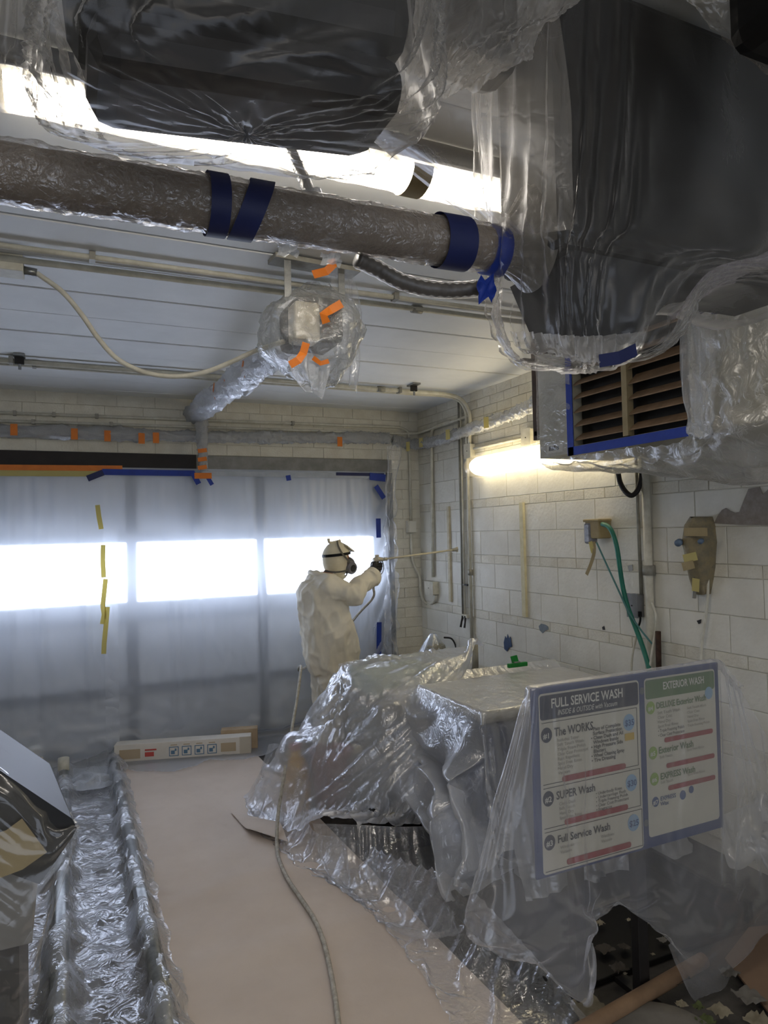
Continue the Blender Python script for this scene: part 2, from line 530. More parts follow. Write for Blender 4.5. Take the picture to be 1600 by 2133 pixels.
def c_floor(z=.012):
    def f(P): P[..., 2] = np.maximum(P[..., 2], z)
    return f
def c_max(ax, v):
    def f(P): P[..., ax] = np.minimum(P[..., ax], v)
    return f
def c_min(ax, v):
    def f(P): P[..., ax] = np.maximum(P[..., ax], v)
    return f
def c_box(x0, x1, y0, y1, z0, z1, t=.012, bottom=False):
    lo, hi = np.array([x0 - t, y0 - t, z0 - t]), np.array([x1 + t, y1 + t, z1 + t])
    def f(P):
        ins = ((P > lo) & (P < hi)).all(-1)
        if not ins.any(): return
        Q = P[ins]
        d = np.concatenate([Q - lo, hi - Q], 1)
        if not bottom: d[:, 2] = 9
        k = d.argmin(1)
        r = np.arange(len(k))
        low = k < 3
        Q[r[low], k[low]] = lo[k[low]]
        Q[r[~low], k[~low] - 3] = hi[k[~low] - 3]
        P[ins] = Q
    return f
def c_ball(c, rad):
    c = np.array(c, float)
    def f(P):
        d = P - c
        l = np.linalg.norm(d, axis=-1)
        ins = l < rad
        if ins.any(): P[ins] = c + d[ins] / np.maximum(l[ins], 1e-6)[:, None] * rad
    return f
def c_capsule(a, b, rad):
    a, b = np.array(a, float), np.array(b, float)
    ab = b - a
    def f(P):
        t = np.clip(((P - a) @ ab) / (ab @ ab), 0, 1)
        c = a + t[..., None] * ab
        d = P - c
        l = np.linalg.norm(d, axis=-1)
        ins = l < rad
        if ins.any(): P[ins] = c[ins] + d[ins] / np.maximum(l[ins], 1e-6)[:, None] * rad
    return f

def cloth(P, slack=(1.0, 1.0), pin=None, steps=60, iters=5, g=.0022, colliders=(), jitter=.004, bend=.12, damp=.93, closed=False, seed=1):
    """position-based cloth on a grid: rest lengths are the start shape times the slack, so loose film buckles into folds"""
    rg = np.random.default_rng(seed)
    n, m = P.shape[:2]
    su, sv = slack
    def rest(A, B): return np.linalg.norm(B - A, axis=-1)
    w = np.ones((n, m))
    if pin is not None: w[pin] = 0
    cons = []
    def add(ai, bi, s, k):
        cons.append((ai, bi, rest(P[ai], P[bi]) * s, k))
    S = slice
    def pair(a0, st, off, ln):
        na = len(range(a0, ln - off, st))
        return S(a0, a0 + st * na, st), S(a0 + off, a0 + off + st * na, st)
    for s in (0, 1):
        a, b = pair(s, 2, 1, n)
        add((a, S(None)), (b, S(None)), sv, 1.0)
        a2, b2 = pair(s, 2, 1, m)
        add((S(None), a2), (S(None), b2), su, 1.0)
        sd = (su + sv) / 2
        add((a, S(0, m - 1)), (b, S(1, m)), sd, .5)
        add((a, S(1, m)), (b, S(0, m - 1)), sd, .5)
    for s in range(4):
        if n > s + 2:
            a, b = pair(s, 4, 2, n); add((a, S(None)), (b, S(None)), sv, bend)
        if m > s + 2:
            a, b = pair(s, 4, 2, m); add((S(None), a), (S(None), b), su, bend)
    if closed:
        add((S(None), S(m - 1, m)), (S(None), S(0, 1)), su, 1.0)
    wc = []
    for ai, bi, r, k in cons:
        wa, wb = w[ai], w[bi]
        tot = np.maximum(wa + wb, 1e-9)
        wc.append(((wa / tot * k)[..., None], (wb / tot * k)[..., None]))
    P = P.copy()
    # broad jitter seeds the folds
    jn = rg.normal(size=P.shape)
    for _ in range(2):
        jn = (jn + np.roll(jn, 1, 0) + np.roll(jn, -1, 0) + np.roll(jn, 1, 1) + np.roll(jn, -1, 1)) / 2.6
    P += jn * jitter * w[..., None]
    Q = P.copy()
    G = np.array([0, 0, -g])
    for st in range(steps):
        V = (P - Q) * damp
        Q = P.copy()
        P = P + (V + G) * w[..., None]
        for it in range(iters):
            for (ai, bi, r, k), (wa, wb) in zip(cons, wc):
                d = P[bi] - P[ai]
                l = np.sqrt((d * d).sum(-1)) + 1e-9
                e = ((l - r) / l)[..., None] * d
                P[ai] += e * wa
                P[bi] -= e * wb
            for c in colliders: c(P)
    return P

def crease(P, fn):
    """pushes a sheet along its normals by fn(row share, column share, point)"""
    du = np.gradient(P, axis=1); dv = np.gradient(P, axis=0)
    nm = np.cross(du, dv); nm /= np.linalg.norm(nm, axis=-1, keepdims=True) + 1e-9
    n, m = P.shape[:2]
    h = np.array([[fn(i / (n - 1), j / (m - 1), P[i, j]) for j in range(m)] for i in range(n)])
    return P + nm * h[..., None]
def ridge(x, y, z, w=2.6):
    return max(0.0, 1 - abs(mnoise.noise((x, y, z))) * w)

def sheet(name, P, m, parent=None, closed=False, hole=None):
    n, k = P.shape[:2]
    fs = []
    kk = k if closed else k - 1
    for i in range(n - 1):
        for j in range(kk):
            if hole is not None and hole(i, j): continue
            j2 = (j + 1) % k
            fs.append((i * k + j, i * k + j2, (i + 1) * k + j2, (i + 1) * k + j))
    return obj(name, P.reshape(-1, 3), fs, m, parent, smooth=True)

def patch(name, P, i0, i1, j0, j1, m, parent, lift=.004):
    """a strip of tape that lies on rows i0..i1, columns j0..j1 of a sheet, facing the camera side"""
    n, k = P.shape[:2]
    Q = P[i0:i1 + 1, j0:j1 + 1]
    du = np.gradient(Q, axis=1); dv = np.gradient(Q, axis=0)
    nm = np.cross(du, dv)
    nm /= np.linalg.norm(nm, axis=-1, keepdims=True) + 1e-9
    tocam = np.array(CAM) - Q
    sgn = np.sign((nm * tocam).sum(-1, keepdims=True)); sgn[sgn == 0] = 1
    return sheet(name, Q + nm * sgn * lift, m, parent)

def strip(name, pts, w, m, parent=None, nrm=(0, -1, 0), t=.0015):
    """tape laid along a path: width w, facing nrm"""
    P = [Vector(p) for p in pts]
    nv = Vector(nrm).normalized()
    vs, fs = [], []
    for i, p in enumerate(P):
        d = (P[min(i + 1, len(P) - 1)] - P[max(i - 1, 0)]).normalized()
        s = d.cross(nv).normalized() * (w / 2)
        vs += [p + s, p - s, p - s + nv * t, p + s + nv * t]
    for i in range(len(P) - 1):
        b = i * 4
        for k in range(4):
            fs.append((b + k, b + (k + 1) % 4, b + 4 + (k + 1) % 4, b + 4 + k))
    fs += [(0, 1, 2, 3), tuple(len(vs) - 4 + k for k in (3, 2, 1, 0))]
    return obj(name, vs, fs, m, parent)

M.update(
    film_door=film('door_film', milk=.42, tint='e4e9f0', rough=.3, gloss=.04, bump=.08, bscale=5, stretch=(1.6, 1, .25), edge=.25, vary=.05, haze=.6),
    film_sheet=film('drop_film', milk=.40, tint='eceef2', rough=.18, gloss=.15, bump=.30, bscale=16, edge=.40),
    film_clear=film('clear_film', milk=.17, tint='eef0f4', rough=.12, gloss=.12, bump=.40, bscale=14, edge=.45, vary=.06),
    film_dark=film('bag_film', milk=.055, tint='d9d4cc', rough=.35, gloss=.035, bump=.07, bscale=9, edge=.6, vary=.03),
    film_wrap=film('wrap_film', milk=.42, tint='dfe2e4', rough=.25, gloss=.10, bump=.6, bscale=30, edge=.4),
    film_pipe=film('pipe_film', milk=.14, tint='d8cfc2', rough=.2, gloss=.10, bump=.5, bscale=40, edge=.6),
    film_motor=film('motor_film', milk=.30, tint='dfe2e2', rough=.18, gloss=.12, bump=.5, bscale=22, edge=.5),
    film_white=film('white_wrap_film', milk=.52, tint='e2e4e6', rough=.25, gloss=.10, bump=.6, bscale=30, edge=.4),
    film_lens=film('lens_film', milk=.10, tint='fff4dc', rough=.25, gloss=.04, bump=.3, bscale=20, edge=.2, vary=.03),
)

# ================================================================== overhead
# ---- ceiling fluorescent in a plastic wrap
def fluoro(name, label, x0, x1, y0, y1, z1, lens_mat, bands=(), wrap=True, group=None):
    t = thing(name, label, 'light fixture', ((x0 + x1) / 2, (y0 + y1) / 2, z1 - .1), group)
    MB().box(x0, x1, y0 + .015, y1 - .015, z1 - .045, z1).build('housing', M['fixture'], t)
    yc, hw = (y0 + y1) / 2, (y1 - y0) / 2
    prof = [(math.cos(a) * hw, -math.sin(a) * .040) for a in np.linspace(0, PI, 13)]
    vs, fs = [], []
    for x in (x0 + .01, x1 - .01):
        vs += [(x, yc + p[0], z1 - .045 + p[1]) for p in prof]
    k = len(prof)
    fs = [(i, i + 1, k + i + 1, k + i) for i in range(k - 1)]
    obj('diffuser', vs, fs, lens_mat, t, smooth=True)
    for x in (x0, x1):
        s = -1 if x == x0 else 1
        poly = [(x - s * .012, yc + p[0] * 1.03, z1 - .045 + p[1] * 1.06) for p in prof]
        MB().prism(poly, (s * .012, 0, 0)).build('end_cap', M['fixture'], t)
    if wrap:
        nx = 70
        P = np.zeros((15, nx, 3))
        for i, a in enumerate(np.linspace(-.1, PI + .1, 15)):
            for j, x in enumerate(np.linspace(x0 - .03, x1 + .03, nx)):
                w_ = mnoise.noise((x * 9, a * 1.5, 3)) * .010 + mnoise.noise((x * 30, a * 3, 1)) * .004
                P[i, j] = (x, yc + math.cos(a) * (hw + .012 + w_), z1 - .045 - math.sin(a) * (.056 + w_) + .006)
        sheet('wrap', P, M['film_lens'], t)
    for b in bands:
        P = [(b, yc + p[0] * 1.16, z1 - .045 + p[1] * 1.45) for p in prof]
        vs, fs = [], []
        for p in P: vs += [(p[0] - .035, p[1], p[2]), (p[0] + .035, p[1], p[2])]
        fs = [(2 * i, 2 * i + 1, 2 * i + 3, 2 * i + 2) for i in range(len(P) - 1)]
        obj('tape_band', vs, fs, M['tan_tape'], t, smooth=True)
    return t
fluoro('fluorescent_fixture', 'long lit fluorescent fixture wrapped in plastic on the ceiling above the thick pipe', -.15, 1.75, 1.885, 2.025, ZC, M['tube'], bands=(1.03,))
fluoro('fluorescent_fixture', 'unseen lit ceiling fluorescent fixture added behind the photographer', -1.2, .7, -1.55, -1.33, ZC, M['tube'], wrap=False)  # unseen fixture, added to brighten surfaces that face the camera
p_ = MB().tube([(-.9, 1.82, 2.965), (1.75, 1.82, 2.965)], .03, 14).build('slate_tube', mat('slate_blue', '55595f', '484c52', 6, .5), smooth=True)  # slate blue tube running along the near side of the fixture
tag(p_, 'slate blue tube beside the ceiling fluorescent fixture', 'pipe')
hk = thing('ceiling_bolt', 'rusty bolt hanging from the ceiling board by the slate tube', 'bolt', at(872, 284, Z=2.99))
b0 = at(872, 284, Z=2.99)
MB().tube([b0, b0 + Vector((0, 0, -.05))], .005, 8).build('shank', M['dark'], hk)
MB().tube([b0 + Vector((0, 0, .01)), b0 + Vector((0, 0, -.004))], .012, 8).build('washer', M['dark'], hk)

# ---- wrapped thick pipe
QY = 1.30
def lump(sd, a=.06, f=9.0, g=2.0):
    def rf(i, t, ang):
        return 1 + a * mnoise.noise((t * f * 3 + sd, math.cos(ang) * g, math.sin(ang) * g)) + a * .6 * mnoise.noise((t * f * 11, math.cos(ang) * 4 + sd, math.sin(ang) * 4))
    return rf
pa, pb = Vector((-.95, QY, 2.408)), Vector((.90, QY, 2.440))
pp = thing('wrapped_pipe', 'thick overhead pipe wrapped in brown paper and film with navy tape bands', 'pipe', (pa + pb) / 2)
MB().tube(lerp_path(pa, pb, 120), .047, 26, rf=lump(1, .035)).build('paper_wrap', M['kraft2'], pp, smooth=True)
MB().tube(lerp_path(pa, pb, 220), .0525, 36, rf=lump(5, .10, 16, 4)).build('film_wrap', M['film_pipe'], pp, smooth=True)
def band(x0, x1, skew, m, parent, a=pa, b=pb, r=.0585):
    d = (b - a).normalized()
    ext = []
    vs, fs = [], []
    seg = 28
    up = Vector((0, 0, 1)); sd = d.cross(up).normalized(); up = sd.cross(d)
    for k in range(seg + 1):
        an = 2 * PI * k / seg
        for x in (x0, x1):
            t = (x - a.x) / (b.x - a.x)
            c = a.lerp(b, t) + d * skew * math.cos(an)
            vs.append(c + (sd * math.sin(an) + up * math.cos(an)) * r)
    fs = [(2 * k, 2 * k + 1, 2 * k + 3, 2 * k + 2) for k in range(seg)]
    return obj('tape_band', vs, fs, m, parent, smooth=True)
for u0, u1, sk in ((440, 482, .0), (510, 562, .022), (935, 994, -.004)):
    x0, x1 = at(u0, 450 if u0 < 900 else 515, Y=QY - .05).x, at(u1, 450 if u0 < 900 else 515, Y=QY - .05).x
    band(x0, x1, sk, M['navy_tape'], pp)
# torn film tufts on top of the wrap
for u, v in ((415, 375), (780, 432), (690, 540), (600, 520)):
    c = at(u, v, Y=QY)
    P = np.array([[[c.x + (j - 3) * .007, c.y + .010 * math.sin(i * 1.9 + j), c.z + (i - 2) * .006 * (1 if v < 500 else -1) + .006 * mnoise.noise((i * .9, j * .8, u))] for j in range(7)] for i in range(5)])
    sheet('torn_film', P, M['film_wrap'], pp)
# hanger from ceiling to pipe
h0, h1 = at(603, 300, Y=1.45), at(648, 412, Y=QY + .03)
hg = thing('wrapped_hanger', 'short wrapped hanger rod between the ceiling and the thick pipe', 'hanger', h1)
MB().tube(lerp_path(h0 + (h0 - h1) * .9, h1, 20), .010, 12, rf=lump(8, .12, 5)).build('rod_wrap', M['kraft2'], hg, smooth=True)
MB().tube(lerp_path(h0 + (h0 - h1) * .9, h1, 24), .013, 12, rf=lump(11, .25, 6)).build('film_wrap', M['film_wrap'], hg, smooth=True)
MB().tube([h1 + Vector((0, 0, .012)), h1 + Vector((.01, 0, -.02))], .022, 12, rf=lump(3, .2)).build('base_wrap', M['film_wrap'], hg, smooth=True)
# wrapped flexible hose under the pipe
fp = smooth_path([at(745, 540, Y=1.33), at(790, 562, Y=1.34), at(840, 588, Y=1.34), at(900, 602, Y=1.33), at(960, 604, Y=1.32), at(1012, 598, Y=1.30)], 14)
fh = thing('flexible_hose', 'dark ribbed hose in film curving below the thick pipe', 'hose', fp[0])
MB().tube(fp, .0145, 16, rf=lambda i, t, a: 1 + .10 * math.sin(i * 1.6)).build('hose', mat('grey_hose', '5c5650', '4a4540', 20, .6), fh, smooth=True)
MB().tube(fp, .0185, 16, rf=lump(2, .1, 8)).build('film_wrap', M['film_dark'], fh, smooth=True)
c = at(1014, 600, Y=1.27)
P = np.array([[[c.x + (j - 3) * .007 - .003 * i, c.y - .010 + .011 * math.sin(j * 1.3 + i), c.z + .022 - i * .011 + .008 * math.sin(j * 2.1)] for j in range(7)] for i in range(6)])
sheet('tape_knot', P, M['blue_tape'], fh)

# ---- door opener in a taped bag, hung from the ceiling
mo = Vector((1.02, 2.95, 2.60))
op = thing('door_opener', 'garage door opener motor bagged in clear plastic with orange tape', 'door opener', mo)
MB().box(.90, 1.12, 2.80, 3.10, 2.64, 2.84, bev=.03).build('motor', M['dark'], op, smooth=False)
MB().box(.885, 1.0, 2.785, 2.90, 2.63, 2.80, bev=.015).build('light_cover', mat('cream_lens', 'cfc8b4', None, 6, .5), op)
for x, y_ in ((.86, 2.80), (1.13, 2.86)):
    MB().bar((x, y_, 2.80), (x, y_, ZC - .001), .03, .004, up=(0, 1, 0)).build('hanger_strap', M['steel'], op)
MB().bar((.80, 2.83, ZC - .02), (1.2, 2.86, ZC - .02), .10, .02).build('hanger_plate', M['conduit_grey'], op)
rings = []
for z, rx, ry, sx in ((2.93, .06, .06, .03), (2.88, .13, .13, .02), (2.80, .185, .20, .01), (2.70, .205, .22, .0), (2.60, .17, .2, .0), (2.53, .10, .12, .02), (2.47, .045, .05, .05)):
    rings.append([(1.01 + sx + rx * math.copysign(abs(math.cos(a)) ** .7, math.cos(a)), 2.95 + ry * math.copysign(abs(math.sin(a)) ** .7, math.sin(a)), z) for a in np.linspace(0, 2 * PI, 17)[:-1]])
P = resample([r + [r[0]] for r in rings], 50, 91)[:, :-1]
_c = P.mean(1, keepdims=True)
for i in range(P.shape[0]):
    for j in range(P.shape[1]):
        dd = P[i, j] - _c[i, 0]
        P[i, j] = _c[i, 0] + dd * (1.02 + .42 * mnoise.noise(tuple(P[i, j] * 6.5)) + .22 * (.4 - abs(mnoise.noise(tuple(P[i, j] * 13)))))
pin = np.zeros(P.shape[:2], bool); pin[0] = True; pin[17, ::15] = True
P = cloth(P, (1.03, 1.02), pin, 20, 4, .0001, [c_box(.9, 1.12, 2.80, 3.10, 2.63, 2.84, bottom=True)], .008, .05, closed=True, seed=4)
sheet('bag', P, M['film_motor'], op, closed=True)
# loose corners of the bag
Q = resample([[at(600, 745, Y=2.78), at(640, 735, Y=2.76), at(690, 745, Y=2.78)], [at(605, 770, Y=2.8), at(645, 775, Y=2.74), at(680, 770, Y=2.8)], [at(640, 800, Y=2.8), at(655, 810, Y=2.78), at(668, 824, Y=2.8)]], 16, 20)
Q = cloth(Q, (1.15, 1.05), np.eye(1, 16, 0, dtype=bool).T.repeat(20, 1), 25, 4, .0002, (), .006, .05, seed=9)
sheet('bag_corner', Q, M['film_wrap'], op)
Q = resample([[at(690, 560, Y=2.85), at(725, 570, Y=2.9), at(745, 600, Y=2.95)], [at(700, 660, Y=2.82), at(735, 660, Y=2.9), at(760, 670, Y=2.95)], [at(700, 770, Y=2.82), at(730, 790, Y=2.9), at(747, 808, Y=2.95)]], 30, 24)
Q = cloth(Q, (1.08, 1.03), np.eye(1, 30, 0, dtype=bool).T.repeat(24, 1), 25, 4, .0002, (), .008, .05, seed=10)
sheet('bag_corner', Q, M['film_clear'], op)
def bent_tape(pix, w, Y, m, parent, nm='tape'):
    return strip(nm, [at(u, v, Y=Y + .012 * (k % 2)) for k, (u, v) in enumerate(pix)], w, m, parent, nrm=(-.35, -1, -.2))
bent_tape([(712, 632), (690, 645), (674, 655), (680, 673)], .035, 2.69, M['orange_tape'], op)
bent_tape([(638, 714), (632, 735), (622, 750), (604, 760)], .032, 2.70, M['orange_tape'], op)
bent_tape([(652, 572), (680, 565), (694, 552), (690, 540)], .035, 2.74, M['orange_tape'], op)
bent_tape([(652, 745), (668, 757), (685, 752)], .02, 2.74, M['orange_tape'], op)
strip('tape', [at(570, 516, Y=2.82), at(598, 516, Y=2.82)], .05, M['blue_tape'], op)
# wrapped rail running to the header
ra, rb = Vector((1.0, 3.15, 2.74)), Vector((1.0, 6.1, 2.86))
rl = thing('opener_rail', 'opener rail swaddled in crumpled white plastic running to the header', 'rail', ra)
MB().bar(ra, rb, .05, .05).build('rail', M['steel'], rl)
MB().tube(lerp_path(ra + Vector((0, -.1, 0)), rb, 90), [.095 - .02 * abs(math.sin(i * .09)) for i in range(91)], 26, rf=lump(7, .38, 13, 2.0)).build('film_wrap', film('rail_film', milk=.6, tint='e3e7ec', rough=.25, gloss=.10, bump=.6, bscale=30, edge=.4), rl, smooth=True)
for t in (.25, .42, .55, .8):
    c = ra.lerp(rb, t)
    strip('tape', [c + Vector((-.075, 0, .05)), c + Vector((-.078, .03, 0)), c + Vector((-.06, .06, -.05))], .03, M['orange_tape'], rl, nrm=(-1, 0, 0))
# door arm hanging from the rail end to the door
aa, ab_ = Vector((1.05, 6.02, 2.85)), Vector((1.06, 6.0, 2.36))
am = thing('door_linkage', 'wrapped opener arm hanging straight down to the door top', 'door arm', ab_)
MB().bar(aa, ab_, .03, .008).build('arm', M['steel'], am)
MB().tube(lerp_path(aa, ab_, 40), [.062 - .03 * (i / 40) ** .8 for i in range(41)], 20, rf=lump(4, .35, 7, 2)).build('film_wrap', M['film_white'], am, smooth=True)
for v in (940, 958, 975):
    c = at(421, v, Y=5.96)
    strip('tape', [c + Vector((-.035, 0, 0)), c + Vector((.04, 0, .012))], .035, M['orange_tape'], am)
strip('tape', [at(405, 991, Y=5.95), at(441, 991, Y=5.95)], .05, M['orange_tape'], am)
strip('tape', [at(400, 983, Y=5.96), at(414, 1008, Y=5.96)], .045, M['blue_tape'], am)
strip('tape', [at(432, 993, Y=5.96), at(442, 1010, Y=5.96)], .035, M['blue_tape'], am)

# ---- junction box and sagging white cord on the ceiling
jb = at(22, 562, Z=2.95)
bx_ = thing('junction_box', 'small white junction box on the ceiling where the cord begins', 'junction box', jb)
MB().box(jb.x - .06, jb.x + .05, jb.y - .06, jb.y + .05, 2.93, ZC, bev=.004).build('box', M['conduit'], bx_)
MB().tube([(jb.x + .05, jb.y, 2.955), (jb.x + .10, jb.y, 2.95)], .018, 12).build('connector', M['steel'], bx_, smooth=True)
MB().bar((jb.x - .07, jb.y - .05, 2.99), (jb.x - .07, jb.y - .05, ZC - .001), .02, .02).build('clip', M['steel'], bx_)
cordp = [Vector((jb.x + .1, jb.y, 2.95))] + [at(u, v, Y=jb.y - .05 * k / 8) for k, (u, v) in enumerate([(85, 575), (130, 608), (170, 655), (205, 705), (245, 748), (300, 775), (360, 784), (420, 777), (475, 757)])] + [at(530, 732, Y=3.15), at(590, 712, Y=2.9)]
cb = MB().tube(smooth_path(cordp, 8), .0115, 10).build('sagging_cable', M['conduit'], smooth=True)
tag(cb, 'thick white cord sagging from ceiling box to bagged door opener', 'cord')

# ---- ceiling conduits
def conduit(label, pts, r, m=None, clips=(), name='conduit', couplings=()):
    t = thing(name, label, 'conduit', pts[0])
    MB().tube(pts, r, 10).build('pipe', m or M['conduit'], t, smooth=True)
    for c in clips:
        c = Vector(c)
        MB().box(c.x - .012, c.x + .012, c.y - r - .014, c.y + r + .014, c.z - r - .004, c.z + r + .006).build('strap', M['conduit_grey'], t)
    for c0, c1 in couplings:
        MB().tube([c0, c1], r * 1.5, 10).build('coupling', M['conduit_grey'], t, smooth=True)
    return t
conduit('thin ceiling conduit running past the bagged opener, nearer of the two', [(-1.6, 3.09, 2.975), (XW, 3.06, 2.975)], .012, clips=[(.1, 3.085, 2.975), (1.5, 3.07, 2.975)])
conduit('thin ceiling conduit running past the bagged opener, farther of the two', [(-1.6, 3.24, 2.975), (XW, 3.17, 2.975)], .014, couplings=[((1.66, 3.2, 2.975), (1.72, 3.2, 2.975))])
bend = smooth_path([(2.72, 5.08, 2.965), (2.95, 5.08, 2.962), (3.1, 5.09, 2.93), (3.185, 5.10, 2.82), (3.195, 5.11, 2.68)], 6)
conduit('painted conduit bending from ceiling down the block wall, outer of the pair', [(-1.6, 5.02, 2.965)] + bend + [(3.195, 5.12, 2.53)], .017, clips=[(-.33, 5.02, 2.965), (2.5, 5.08, 2.965)], couplings=[((2.3, 5.07, 2.965), (2.36, 5.07, 2.965))])
bend = smooth_path([(2.72, 5.16, 2.965), (2.98, 5.16, 2.965), (3.12, 5.16, 2.935), (3.19, 5.165, 2.84), (3.2, 5.17, 2.7)], 6)
conduit('painted conduit bending from ceiling down the block wall, inner of the pair', [(-1.6, 5.12, 2.97)] + bend + [(3.2, 5.18, .80)], .015, clips=[(-.2, 5.12, 2.97)], couplings=[((3.2, 5.176, 1.4), (3.2, 5.176, 1.45))])
for u, v, lb in ((42, 757, 'steel conduit hanger on the ceiling above the sooty lintel'), (858, 813, 'steel conduit hanger on the ceiling near the block wall')):
    c = at(u, v, Z=2.955)
    t = thing('conduit_hanger', lb, 'hanger', (c.x, c.y, 2.93))
    MB().box(c.x - .035, c.x + .03, c.y - .10, c.y + .02, 2.985, 2.999).build('channel', M['steel'], t)
    MB().box(c.x - .03, c.x + .025, c.y - .05, c.y - .03, 2.94, 2.985).build('clamp', M['dark'], t)
    MB().tube([(c.x, c.y - .04, 2.905), (c.x, c.y - .04, 2.945)], .009, 8).build('bolt', M['steel'], t)

# ---- back wall conduits and the swaddled pipe above the door
conduit('upper thin conduit along the brick above the lintel', [(-1.6, D - .03, 2.79), (2.95, D - .03, 2.835)] + smooth_path([(3.02, D - .03, 2.83), (3.09, D - .03, 2.80), (3.11, D - .03, 2.72)], 4) + [(3.11, D - .03, 1.90)], .013, clips=[(x, D - .03, 2.79 + (x + 1.6) * .0099) for x in (-.38, -.1, .22, 1.9)])
conduit('lower thin conduit along the brick above the lintel', [(-1.6, D - .03, 2.725), (3.1, D - .03, 2.775)] + smooth_path([(3.16, D - .04, 2.776), (3.195, D - .09, 2.778)], 3) + [(3.2, 5.45, 2.79), (3.2, 5.1, 2.80)], .013, clips=[(x, D - .03, 2.725 + (x + 1.6) * .0106) for x in (-.25, .33, 1.1)])
def swaddle(name, label, pts, r, tapes, seed, amp=.3, tape_m='orange_tape', nrm=(0, -1, 0)):
    t = thing(name, label, 'wrapped pipe', pts[0])
    P = smooth_path(pts, 70)
    MB().tube(P, r * .45, 10).build('pipe', M['conduit_grey'], t, smooth=True)
    MB().tube(P, [r * (1 + .3 * mnoise.noise((i * .05, seed, 0))) for i in range(len(P))], 20, rf=lump(seed, amp * 1.6, len(P) / 14, 2.6)).build('film_wrap', M['film_white'], t, smooth=True)
    for u, v, pl in tapes:
        c = at(u, v, **pl)
        q = Vector((.0, 0, .045))
        strip('tape', [c - q, c, c + q], .05, M[tape_m], t, nrm=nrm)
    return t
swaddle('swaddled_pipe', 'pipe swaddled in film with orange tape along the wall above the door', [(-1.6, D - .07, 2.64), (0, D - .07, 2.66), (1.2, D - .08, 2.665), (2.0, D - .08, 2.69), (2.86, D - .08, 2.715)], .048,
        [(u, v, dict(Y=D - .13)) for u, v in ((29, 895), (155, 904), (224, 908), (295, 913), (325, 912), (708, 920))], 3)
swaddle('swaddled_pipe', 'pipe swaddled in film climbing the block wall to the louvred heater', [(2.9, D - .09, 2.70), (3.12, D - .12, 2.66), (3.15, 5.6, 2.64), (3.12, 4.9, 2.66), (3.1, 4.3, 2.68), (3.0, 3.75, 2.70), (2.9, 3.35, 2.70)], .045,
        [(850, 930, dict(Y=5.9)), (877, 922, dict(X=3.09)), (933, 905, dict(X=3.08)), (1013, 880, dict(X=3.05))], 6, tape_m='yellow_tape', nrm=(-1, -.3, 0))
# ================================================================== right wall hardware
def wbox(name, label, cat_, c, sx, sy, sz, m, cover=True):
    """small electrical box on the right wall: sx out from the wall, sy along, sz tall"""
    t = thing(name, label, cat_, (XW - sx / 2, c.y, c.z - sz / 2))
    MB().box(XW - sx, XW - .002, c.y - sy / 2, c.y + sy / 2, c.z - sz / 2, c.z + sz / 2, bev=.003).build('box', m, t)
    if cover:
        MB().box(XW - sx - .005, XW - sx, c.y - sy / 2 - .004, c.y + sy / 2 + .004, c.z - sz / 2 - .004, c.z + sz / 2 + .004).build('cover', m, t)
        MB().tube([(XW - sx - .005, c.y, c.z), (XW - sx - .008, c.y, c.z)], .005, 8).build('screw', M['dark'], t)
    return t
wbox('junction_box', 'white square junction box on the block wall left of the lit wall fixture', 'junction box', at(984, 940, X=XW), .05, .10, .12, M['conduit'])
wbox('switch_box', 'white switch box low on the block wall where the conduit curls up', 'switch box', at(907, 1224, X=XW), .07, .16, .12, M['conduit'])
wbox('junction_box', 'white junction box hidden partly behind the louvred heater', 'junction box', at(1107, 912, X=XW), .05, .11, .13, M['conduit'])
wbox('outlet_box', 'grey outlet box beside the tall wall pipe with a black plug', 'outlet box', at(1333, 1260, X=XW), .06, .085, .14, mat('grey_box', '86878a', '77787b', 9, .5))
b1 = at(856, 1097, Y=D - .03)
t = thing('junction_box', 'white junction box on the brick pier beside the garage door', 'junction box', b1)
MB().box(b1.x - .045, b1.x + .045, D - .06, D - .002, b1.z - .06, b1.z + .06, bev=.004).build('box', M['conduit'], t)
MB().box(b1.x - .035, b1.x + .04, D - .066, D - .06, b1.z - .055, b1.z + .055).build('cover', M['fixture'], t)
pts = [at(857, 1112, Y=D - .03), at(858, 1150, Y=D - .03), at(862, 1175, Y=D - .035), at(874, 1200, Y=D - .04), at(877, 1235, Y=D - .05), at(884, 1253, Y=D - .08), at(895, 1258, Y=D - .14), at(905, 1252, X=XW - .03), at(908, 1240, X=XW - .03)]
conduit('flexible white conduit curling from the pier box to the switch box', smooth_path(pts, 6), .014, name='flexible_conduit')
conduit('painted conduit dropping to the low switch box', smooth_path([(3.2, 5.45, 2.80), (3.2, 5.62, 2.80), (3.2, 5.75, 2.79), (3.2, 5.81, 2.75), (3.2, 5.82, 2.65)], 5) + [(3.2, 5.86, 1.35)], .015)
conduit('short conduit leading into the junction box behind the louvred heater', [(3.2, 5.06, 2.50), (3.2, 4.25, 2.50)], .012, clips=[])
p0 = at(1345, 1000, X=3.19)
conduit('tall thick conduit down the block wall beside the grey outlet box', [(3.19, p0.y, 2.35), (3.19, p0.y, .2)], .026, M['conduit'], couplings=[((3.19, p0.y, 1.50), (3.19, p0.y, 1.56))])
conduit('thin conduit dropping to the grey outlet box', [(3.2, p0.y + .085, 2.35), (3.2, p0.y + .075, 1.38)], .011, M['conduit_grey'])
lp = [at(1288, 985, X=3.12), at(1292, 1005, X=3.12), at(1303, 1024, X=3.12), at(1316, 1032, X=3.13), at(1328, 1022, X=3.15), at(1335, 1000, X=3.17), at(1337, 985, X=3.18)]
o = MB().tube(smooth_path(lp, 6), .016, 10).build('black_cable', M['dark'], smooth=True)
tag(o, 'dark cable looping down below the louvred heater', 'cable')
c = at(1335, 1278, X=3.17)
